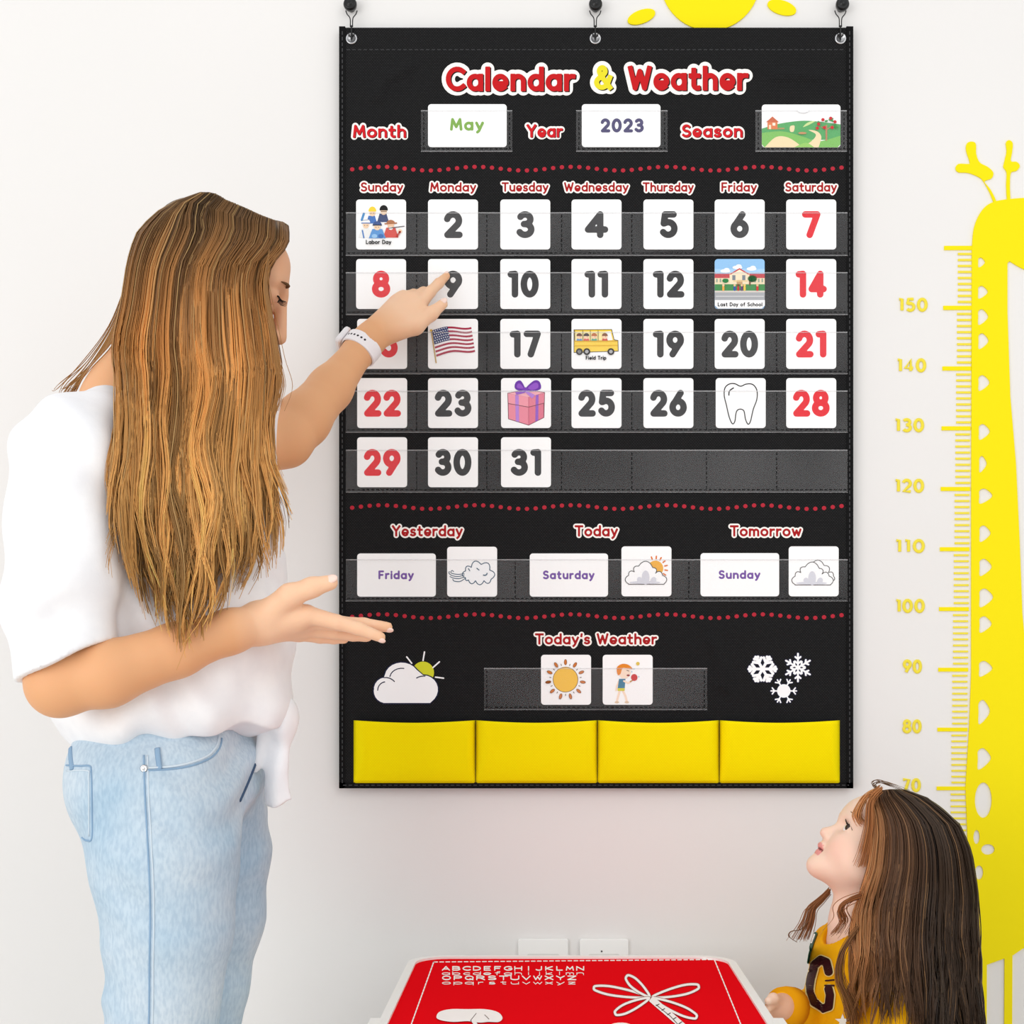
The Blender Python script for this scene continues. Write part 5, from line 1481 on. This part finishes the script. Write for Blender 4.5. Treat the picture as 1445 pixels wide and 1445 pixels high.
# loose wisps behind the neck
wp = []
rr = np.random.default_rng(3)
for k in range(46):
    o_ = rr.normal(0, 1); q = spline([(214 + o_ * 3, 330), (186 + o_ * 3, 400), (165 + o_ * 4, 460), (140 + o_ * 9, 512), (112 + o_ * 11, 545 + rr.uniform(-8, 8)), (96 + o_ * 8, 566 + rr.uniform(-22, 10))], 5)
    wp.append([P(a[0], a[1], -.50 - .004 * o_) for a in q])
wp = np.array(wp)
sh_ = wp.shape; wp = smooth_paths(push_out(wp.reshape(-1, 3).copy(), (S, BODY_F), .004).reshape(sh_), 2)
# fine wisps in front of the cheek
fw = []
for k in range(16):
    o_ = rr.normal(0, 1); q = spline([(380, 352), (375 + o_ * 2, 400), (383 + o_ * 3, 450), (392 + o_ * 4, 505), (398 + o_ * 6, 545), (389 + o_ * 5, 580)], 5)
    fw.append([P(a[0], a[1], -.555 + .004 * o_) for a in q])
fw = np.array(fw)
def resamp(a, m):
    t = np.linspace(0, a.shape[1] - 1, m); i = np.minimum(t.astype(int), a.shape[1] - 2); f_ = (t - i)[None, :, None]
    return a[:, i] * (1 - f_) + a[:, i + 1] * f_
m = pp.shape[1]; ext = np.concatenate([resamp(wp, m), resamp(fw, m)])
ec = np.tile(LC((168, 120, 66)), (len(ext), m, 1)); er = np.full((len(ext), m), .0007); er[len(wp):] = .00045; er[:, -5:] *= .6
pp = np.concatenate([pp, ext]); rd = np.concatenate([rd, er]); cl = np.concatenate([cl, ec])
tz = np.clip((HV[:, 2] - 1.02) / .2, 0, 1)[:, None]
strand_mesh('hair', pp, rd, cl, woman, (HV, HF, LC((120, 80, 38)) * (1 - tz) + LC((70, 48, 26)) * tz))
# ------------------------------------------------------------------ the child kneeling at the table
girl = empty('person', (P(1245, 957, -0.34)[0], -0.34, 0), 'child with long dark brown hair and yellow lettered jumper looking up beside the table', 'person')
GY = -0.33
GS = 0.975
be = math.radians(37)
GO, GR = head_frame(P(1239, 1204, GY), (-math.cos(be), .04, math.sin(be)), (0.04, -1, 0))
def gp(x, y, z): return GO + GR @ (np.array((x, y, z)) * GS)
GF_ = np.array((-math.cos(math.radians(32)), -math.sin(math.radians(32)), 0)); GL_ = np.array((math.sin(math.radians(32)), -math.cos(math.radians(32)), 0))
GWR = np.stack([GF_, GL_, np.array((0, 0, 1.0))], 1)
G = Field((0.22, -0.60, -0.004), (0.68, -0.10, 0.86), 0.0027)
def ge(c, r, k=.01, **kw): G.ell(gp(*c), np.array(r) * GS, GR, k, **kw)
ge((-.008, 0, .030), (.080, .068, .072)); ge((.030, 0, -.022), (.042, .051, .047), .02)
for q in (-1, 1):
    ge((.044, q * .026, -.026), (.024, .024, .026), .018); ge((.020, q * .040, -.036), (.024, .018, .023), .02)
    ge((-.012, q * .069, -.012), (.016, .006, .025), .006)
ge((.052, 0, .026), (.024, .044, .022), .02); ge((.066, 0, .012), (.008, .034, .008), .012)
ge((.060, 0, -.071), (.0145, .017, .0125), .016); ge((.036, 0, -.062), (.034, .034, .018), .02)
G.cone(gp(.066, 0, -.004), gp(.0800, 0, -.0225), .0055 * GS, .0082 * GS, .010)
for q in (-1, 1): ge((.0720, q * .0085, -.0265), (.0075, .006, .0058), .005)
ge((.0685, 0, -.0395), (.010, .015, .0058), .005); ge((.0725, 0, -.0425), (.0062, .0135, .0038), .003); ge((.0690, 0, -.0520), (.0066, .0120, .0044), .004)
for q in (-1, 1):
    ge((.0725, q * .0275, .0005), (.0125, .0150, .0088), .008, op='sub')
    ge((.0565, q * .0275, .001), (.0122, .0142, .0118), .003)
    ge((.0700, q * .0285, -.0005), (.0060, .0120, .0050), .003, op='sub')
G.cone(gp(.070, -.013, -.0470), gp(.070, .013, -.0470), .0011, .0011, .001, op='sub')
GN = P(1212, 1300, GY)
G.cone(gp(-.006, 0, -.035), GN, .040 * GS, .037, .025)
G.cone(GN, P(1225, 1320, GY), .040, .05, .02); G.ell(P(1228, 1400, GY), (.062, .090, .11), GWR, .03); G.ell(P(1245, 1500, GY), (.068, .092, .11), GWR, .03)
nsh, fsh = P(1262, 1340, GY - .085), P(1190, 1338, GY + .085)
G.cone(nsh, fsh, .032, .032, .03)
# right arm to the table, left arm hanging
G.chain([(fsh, .030), (P(1165, 1440, GY + .075), .026), (P(1142, 1434, GY + .01), .0245), (P(1105, 1421, GY - .055), .0185)], .012)
hw = P(1103, 1421, GY - .058)
for i, (a, c) in enumerate((((1092, 1416, -.074), (1083, 1424, -.092)), ((1089, 1420, -.066), (1080, 1428, -.082)), ((1088, 1425, -.058), (1080, 1434, -.070)), ((1089, 1430, -.052), (1083, 1438, -.060)))):
    G.cone(hw, P(a[0], a[1], GY + a[2]), .0145, .0075, .008); G.cone(P(a[0], a[1], GY + a[2]), P(c[0], c[1], GY + c[2]), .0068, .0052, .003)
G.chain([(P(1098, 1413, GY - .068), .009), (P(1091, 1409, GY - .086), .0072), (P(1084, 1413, GY - .098), .0056)], .005)
nel = P(1275, 1450, GY - .105)
G.chain([(nsh, .030), (nel, .026), (P(1225, 1505, GY - .15), .019)], .012)
nw = P(1222, 1508, GY - .153)
for i in range(4):
    a = nw + np.array((-.028 + .004 * i, -.012 + .009 * i, -.018 - .004 * i)); G.cone(nw, a, .014, .0078, .008); G.cone(a, a + np.array((-.018, -.004, -.014)), .0070, .0052, .003)
G.chain([(nw, .010), (nw + np.array((-.018, -.020, -.004)), .0075), (nw + np.array((-.032, -.026, -.010)), .0058)], .005)
# folded legs
hipc = P(1262, 957, GY)[0]
LEGS = []
for q in (-1, 1):
    hip = np.array((hipc, GY, .20)) + GL_ * .048 * q; knee = hip + GF_ * .205 + GL_ * .02 * q; knee[2] = .062
    ank = hip - GF_ * .045 + GL_ * .012 * q; ank[2] = .036; toe = ank - GF_ * .085; toe[2] = .024
    LEGS.append((hip, knee, ank, toe))
    G.chain([(hip, .050), (knee, .034)], .02); G.chain([(knee, .034), (ank, .026)], .012); G.chain([(ank, .024), (toe, .018)], .01)
gbody, GV, GFc = G.build('body', M_SKIN, girl)
gl = (GV - GO) @ GR / GS
gc = np.tile(LC((246, 214, 192)), (len(GV), 1))
ish = (np.abs(gl[:, 0]) < .11) & (np.abs(gl[:, 1]) < .09) & (gl[:, 2] > -.10) & (gl[:, 2] < .12)
def blob(c, r): return np.exp(-(((gl - np.array(c)) / np.array(r)) ** 2).sum(1))[:, None]
def blend(c0, col, w_): return c0 * (1 - w_) + LC(col) * w_
for q in (-1, 1): gc = blend(gc, (244, 186, 166), .55 * blob((.052, q * .040, -.028), (.03, .02, .018)))
gc = blend(gc, (240, 190, 170), .5 * blob((.085, 0, -.022), (.010, .012, .010)))
lipm = ish & (gl[:, 0] > .062) & (np.abs(gl[:, 1]) < .0145) & (gl[:, 2] > -.0565) & (gl[:, 2] < -.0395)
gc[lipm] = LC((230, 152, 146))
gc[lipm & (np.abs(gl[:, 2] + .0470) < .0016)] = LC((120, 50, 50))
hm = np.clip(1 - np.linalg.norm(GV - hw, axis=1) / .06, 0, 1)[:, None]
gc = blend(gc, (222, 158, 120), hm)
colour_attr(gbody, gc)
for q in (-1, 1):
    b_ = MB(); b_.ellipsoid(gp(.0575, q * .0275, .001), np.array((.0112, .0112, .0108)) * GS, GR); e = b_.build('eye', M_EYE, girl, smooth=True)
    b_ = MB(); b_.ellipsoid(gp(.0630, q * .0275 + .0050, .0022), np.array((.0052, .0066, .0064)) * GS, GR); b_.build('iris', M_IRIS, e, smooth=True)
    lp = [gp(.0675 - .0075 * ((t + .1) ** 2), q * (.0275 + .0128 * t), .0058 - .0030 * t * t - .0012 * t) for t in np.linspace(-1, 1.1, 9)]
    b_ = MB(); b_.tube(lp, [.0006, .0010, .0012, .0013, .0013, .0013, .0012, .0010, .0006], 6)
    for p in lp[2:]: b_.tube([p, p + GR @ np.array((.004, q * .002, .0018)), p + GR @ np.array((.006, q * .003, .0040))], [.0005, .0004, .0002], 4)
    b_.build('eyelashes', M_LASH, girl)
    b_ = MB(); b_.tube([gp(.0735 - .0105 * abs(t) ** 1.6, q * (.026 + .018 * t), .0200 + .003 * (1 - t * t)) for t in np.linspace(-1, 1, 9)], [.0006, .0011, .0012, .0012, .0012, .0011, .0009, .0008, .0004], 6)
    b_.build('eyebrow', mat('light_brown_brow', (150, 108, 80), .8, .1), girl, smooth=True)

# jumper
U = Field((0.24, -0.62, 0.14), (0.66, -0.12, 0.60), 0.0028)
U.ell(P(1228, 1400, GY), (.078, .104, .118), GWR, .03); U.ell(P(1242, 1490, GY), (.086, .106, .125), GWR, .04)
U.cone(nsh, fsh, .043, .043, .03); U.cone(P(1225, 1325, GY), P(1228, 1350, GY), .055, .07, .03)
U.chain([(fsh, .042), (P(1163, 1440, GY + .075), .037), (P(1142, 1432, GY + .01), .034)], .012)
U.cone(P(1142, 1432, GY + .01), P(1112, 1421, GY - .042), .034, .026, .012)
U.chain([(nsh, .042), (nel, .037), (P(1232, 1496, GY - .142), .028)], .012)
U.warp(lambda X, Y, Z: .0022 * np.sin(90 * Z + 40 * X + 4 * np.sin(30 * X + 25 * Y)) * np.clip(np.sin(24 * X + 15 * Z + 2), 0, 1) + .002 * np.sin(70 * X - 60 * Z + 3 * np.sin(20 * Z)))
U.cone(gp(-.006, 0, -.030), P(1206, 1306, GY), .045, .050, .006, op='sub')
M_JUMP = mat('yellow_jersey', (246, 176, 8), 0.85, 0.12, build=noise_colour((244, 172, 4), (250, 184, 14), 40, 3, 0.15, 0.001, 500))
jump, UV, UF = U.build('jumper', M_JUMP, girl)
UT = bvh(UV, UF)
# knitted cuff and letter
cu0, cu1 = P(1116, 1422.5, GY - .036), P(1103, 1419, GY - .058)
b_ = MB(); b_.tube([cu0, cu0 * .5 + cu1 * .5, cu1], [.0300, .0290, .0262], 24)
b_.build('cuff', mat('orange_rib', (232, 156, 10), .9, .1), jump, smooth=True)
def on_jump(px, py, lift=0.0):
    p = proj(UT, px, py, .0008 + lift)
    return p if p is not None else P(px, py, GY - .1)
CS = [[(1171, 1371), (1168, 1358), (1160, 1355), (1151, 1362), (1146, 1382), (1143, 1402), (1147, 1415), (1162, 1423), (1171, 1420), (1173, 1404), (1171, 1396)], [(1168, 1384), (1179, 1383)], [(1167, 1391), (1179, 1391)]]
f = Flat(on_jump, .0009); f.maxrun = 2
f.strokes([CS[0]], 14.5, (246, 222, 150)); f.strokes([CS[0]], 11.5, (52, 8, 16)); f.strokes(CS[1:], 2.6, (52, 8, 16))
f.build('letter_patch', jump)
f = Flat(on_jump, .0008); f.maxrun = 2
f.strokes([[(1152, 1318), (1147.5, 1330), (1143, 1346), (1141, 1358)]], 4.6, (22, 84, 56)); f.strokes([[(1151, 1320), (1147, 1331)]], 2.4, (248, 248, 244))
f.build('shoulder_stripe', jump)
f = Flat(on_jump, .0008); f.maxrun = 2
st = [(1190 + (11 if k % 2 == 0 else 4.5) * math.sin(k * math.pi / 5), 1441 - (11 if k % 2 == 0 else 4.5) * math.cos(k * math.pi / 5)) for k in range(10)]
f.poly(st, (250, 246, 236)); f.build('star_patch', jump)
# trousers and shoes
K = Field((0.18, -0.62, -0.004), (0.70, -0.08, 0.30), 0.0036)
K.ell(np.array((hipc, GY, .205)), (.088, .102, .07), GWR, .03)
for hip, knee, ank, toe in LEGS:
    K.chain([(hip, .064), (knee, .044)], .03); K.chain([(knee + np.array((0, 0, .003)), .043), (ank + np.array((0, 0, .004)), .034)], .012)
K.build('trousers', mat('dark_blue_trousers', (52, 64, 92), .85, .1, build=noise_colour((46, 58, 86), (60, 72, 100), 200, 2)), girl)
for hip, knee, ank, toe in LEGS:
    Q = Field(np.minimum(ank, toe) - .06, np.maximum(ank, toe) + .06, .0035); Q.chain([(ank - GF_ * .012, .030), (toe, .025)], .01); Q.build('shoe', mat('grey_shoe', (150, 148, 150), .7, .2), girl)

# hair
GHF = Field((0.30, -0.55, 0.28), (0.70, -0.12, 0.86), 0.0036)
GHF.ell(gp(-.018, 0, .034), np.array((.083, .076, .079)) * GS, GR, .01)
GHF.ell(gp(-.045, 0, -.012), np.array((.055, .070, .06)) * GS, GR, .03)
GHF.cone(P(1306, 1210, GY), P(1306, 1330, GY), .060, .058, .04); GHF.cone(P(1316, 1330, GY), P(1328, 1480, GY), .052, .044, .03)
GHF.ell(gp(.085, 0, -.040), np.array((.062, .10, .082)) * GS, GR, .012, op='sub')
GHF.f += .004
gHV, gHF = GHF.skin()
gL = np.array([(1108, 1238), (1118, 1224), (1130, 1226), (1150, 1231), (1180, 1232), (1225, 1226), (1255, 1216), (1285, 1207), (1320, 1203), (1350, 1203), (1400, 1199), (1440, 1195), (1480, 1192), (1540, 1200)], float)
gR = np.array([(1108, 1268), (1112, 1284), (1120, 1301), (1142, 1328), (1162, 1352), (1192, 1366), (1210, 1371), (1255, 1378), (1300, 1380), (1350, 1382), (1400, 1384), (1445, 1386), (1480, 1386), (1540, 1380)], float)
def girl_hair(n_lock, per, layer, side=-1, m=26, seed=1, u_hi=1.0):
    PXs = []; PYs = []; YYs = []; C = []; R_ = []; GP = []
    rr = np.random.default_rng(seed)
    for l in range(n_lock):
        u0 = u_hi * (l + rr.uniform(.1, .9)) / n_lock
        ph, lam = rr.uniform(0, 6.28), rr.uniform(90, 170); am = rr.uniform(1.5, 5) + 7 * max(0, .45 - u0)
        tipy = np.interp(u0, [0, .15, .35, .5, .65, 1], [1440, 1428, 1424, 1440, 1505, 1490]) + rr.uniform(-45, 20)
        tone = rr.normal(0, 1); dl = rr.uniform(0, .010) + layer * .012; gl_ = rr.uniform(0, .012) * (1 - .6 * layer)
        curl = (-16 * max(0, .5 - u0) + 6) * rr.uniform(.3, 1.6)
        for k in range(per):
            u = np.clip(u0 + rr.normal(0, .016), -.01, 1.01)
            x0 = 1236 + u * 40; y0 = 1113 + 2.5 * (1 - u) + abs(u - .5) * 3; ty = tipy + rr.normal(0, 12)
            s_ = np.linspace(0, 1, m) ** 1.1; py = y0 + (ty - y0) * s_
            uu = u0 + (u - u0) * (1 - .7 * np.clip((py - ty + 120) / 120, 0, 1))
            xs = np.interp(py, gL[:, 0], gL[:, 1]); xs = xs + (np.interp(py, gR[:, 0], gR[:, 1]) - xs) * uu
            wq = np.sin(np.pi / 2 * np.clip((py - y0) / (14 + 10 * (1 - u)), 0, 1)); px = x0 + (xs - x0) * wq
            rp = np.clip((py - 1230) / 180, 0, 1)
            px = px + am * rp * np.sin(2 * np.pi * py / lam + ph) + curl * np.clip((py - ty + 110) / 110, 0, 1) ** 2 + rr.normal(0, .6)
            hd = .080 * np.sqrt(max(.02, 1 - (2 * u - 1) ** 2 * .92)) + .008 - dl * .8
            yy = GY + side * hd * np.sin(np.pi / 2 * np.clip((py - y0) / 95, 0, 1))
            PXs.append(px); PYs.append(py); YYs.append(yy); GP.append([gl_ + rr.uniform(0, .004)])
            t = np.clip((py - 1120) / 330, 0, 1)[:, None]
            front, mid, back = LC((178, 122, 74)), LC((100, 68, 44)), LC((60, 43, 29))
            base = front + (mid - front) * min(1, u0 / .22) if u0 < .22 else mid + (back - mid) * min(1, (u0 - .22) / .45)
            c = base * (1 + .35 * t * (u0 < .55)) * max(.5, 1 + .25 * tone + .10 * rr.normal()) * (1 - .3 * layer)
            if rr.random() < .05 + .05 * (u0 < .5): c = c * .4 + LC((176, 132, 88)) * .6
            C.append(np.clip(c, .008, .9) * np.ones((m, 1))); R_.append(rr.uniform(.0006, .0011) * np.interp(s_, [0, .75, 1], [1, 1, .3]))
    return [np.array(a) for a in (PXs, PYs, YYs, R_, C, GP)]
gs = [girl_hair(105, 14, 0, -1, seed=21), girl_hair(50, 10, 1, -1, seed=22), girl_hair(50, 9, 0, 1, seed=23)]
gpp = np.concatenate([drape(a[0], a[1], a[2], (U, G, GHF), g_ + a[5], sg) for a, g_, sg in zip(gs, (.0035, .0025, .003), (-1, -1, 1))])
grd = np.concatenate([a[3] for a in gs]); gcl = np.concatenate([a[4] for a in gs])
rr = np.random.default_rng(9); xp = []; xc = []
def wisp(pts, y, n, jit, col):
    for k in range(n):
        o_ = rr.normal(0, 1, 2) * jit; q = spline([(a[0] + o_[0] * (.3 + i * .25), a[1] + o_[1] * .5) for i, a in enumerate(pts)], 6)
        PXq = np.array([[a[0] for a in q]]); PYq = np.array([[a[1] for a in q]]); p_ = drape(PXq, PYq, np.full(PXq.shape, y) + rr.normal(0, .003), (U, G), .003, -1)
        xp.append(resamp(p_, 26)[0]); xc.append(np.tile(LC(col) * (1 + .18 * rr.normal()), (26, 1)))
wisp([(1240, 1113), (1224, 1122), (1214, 1138), (1210, 1152), (1216, 1162)], GY - .05, 44, 4.0, (206, 146, 92))
wisp([(1244, 1113), (1230, 1130), (1228, 1165), (1222, 1200), (1216, 1222)], GY - .07, 44, 3.6, (190, 126, 74))
wisp([(1170, 1258), (1158, 1270), (1146, 1282), (1141, 1300), (1136, 1312), (1130, 1325)], GY + .03, 60, 4.5, (150, 98, 58))
wisp([(1141, 1300), (1130, 1312), (1116, 1315), (1113, 1322), (1124, 1330)], GY + .02, 3, 1.0, (120, 84, 54))
wisp([(1222, 1262), (1196, 1272), (1186, 1284), (1190, 1300), (1178, 1318)], GY - .07, 34, 5.0, (150, 92, 50))
wisp([(1238, 1114), (1232, 1107), (1240, 1103), (1256, 1108), (1275, 1116)], GY - .01, 6, 5.0, (110, 78, 50))
wisp([(1210, 1310), (1188, 1345), (1184, 1380), (1196, 1412), (1204, 1440), (1198, 1462)], GY - .1, 40, 4.0, (132, 88, 50))
xp = np.array(xp); xc = np.array(xc); xr = np.full((len(xp), 26), .0006); xr[:, -6:] *= .5
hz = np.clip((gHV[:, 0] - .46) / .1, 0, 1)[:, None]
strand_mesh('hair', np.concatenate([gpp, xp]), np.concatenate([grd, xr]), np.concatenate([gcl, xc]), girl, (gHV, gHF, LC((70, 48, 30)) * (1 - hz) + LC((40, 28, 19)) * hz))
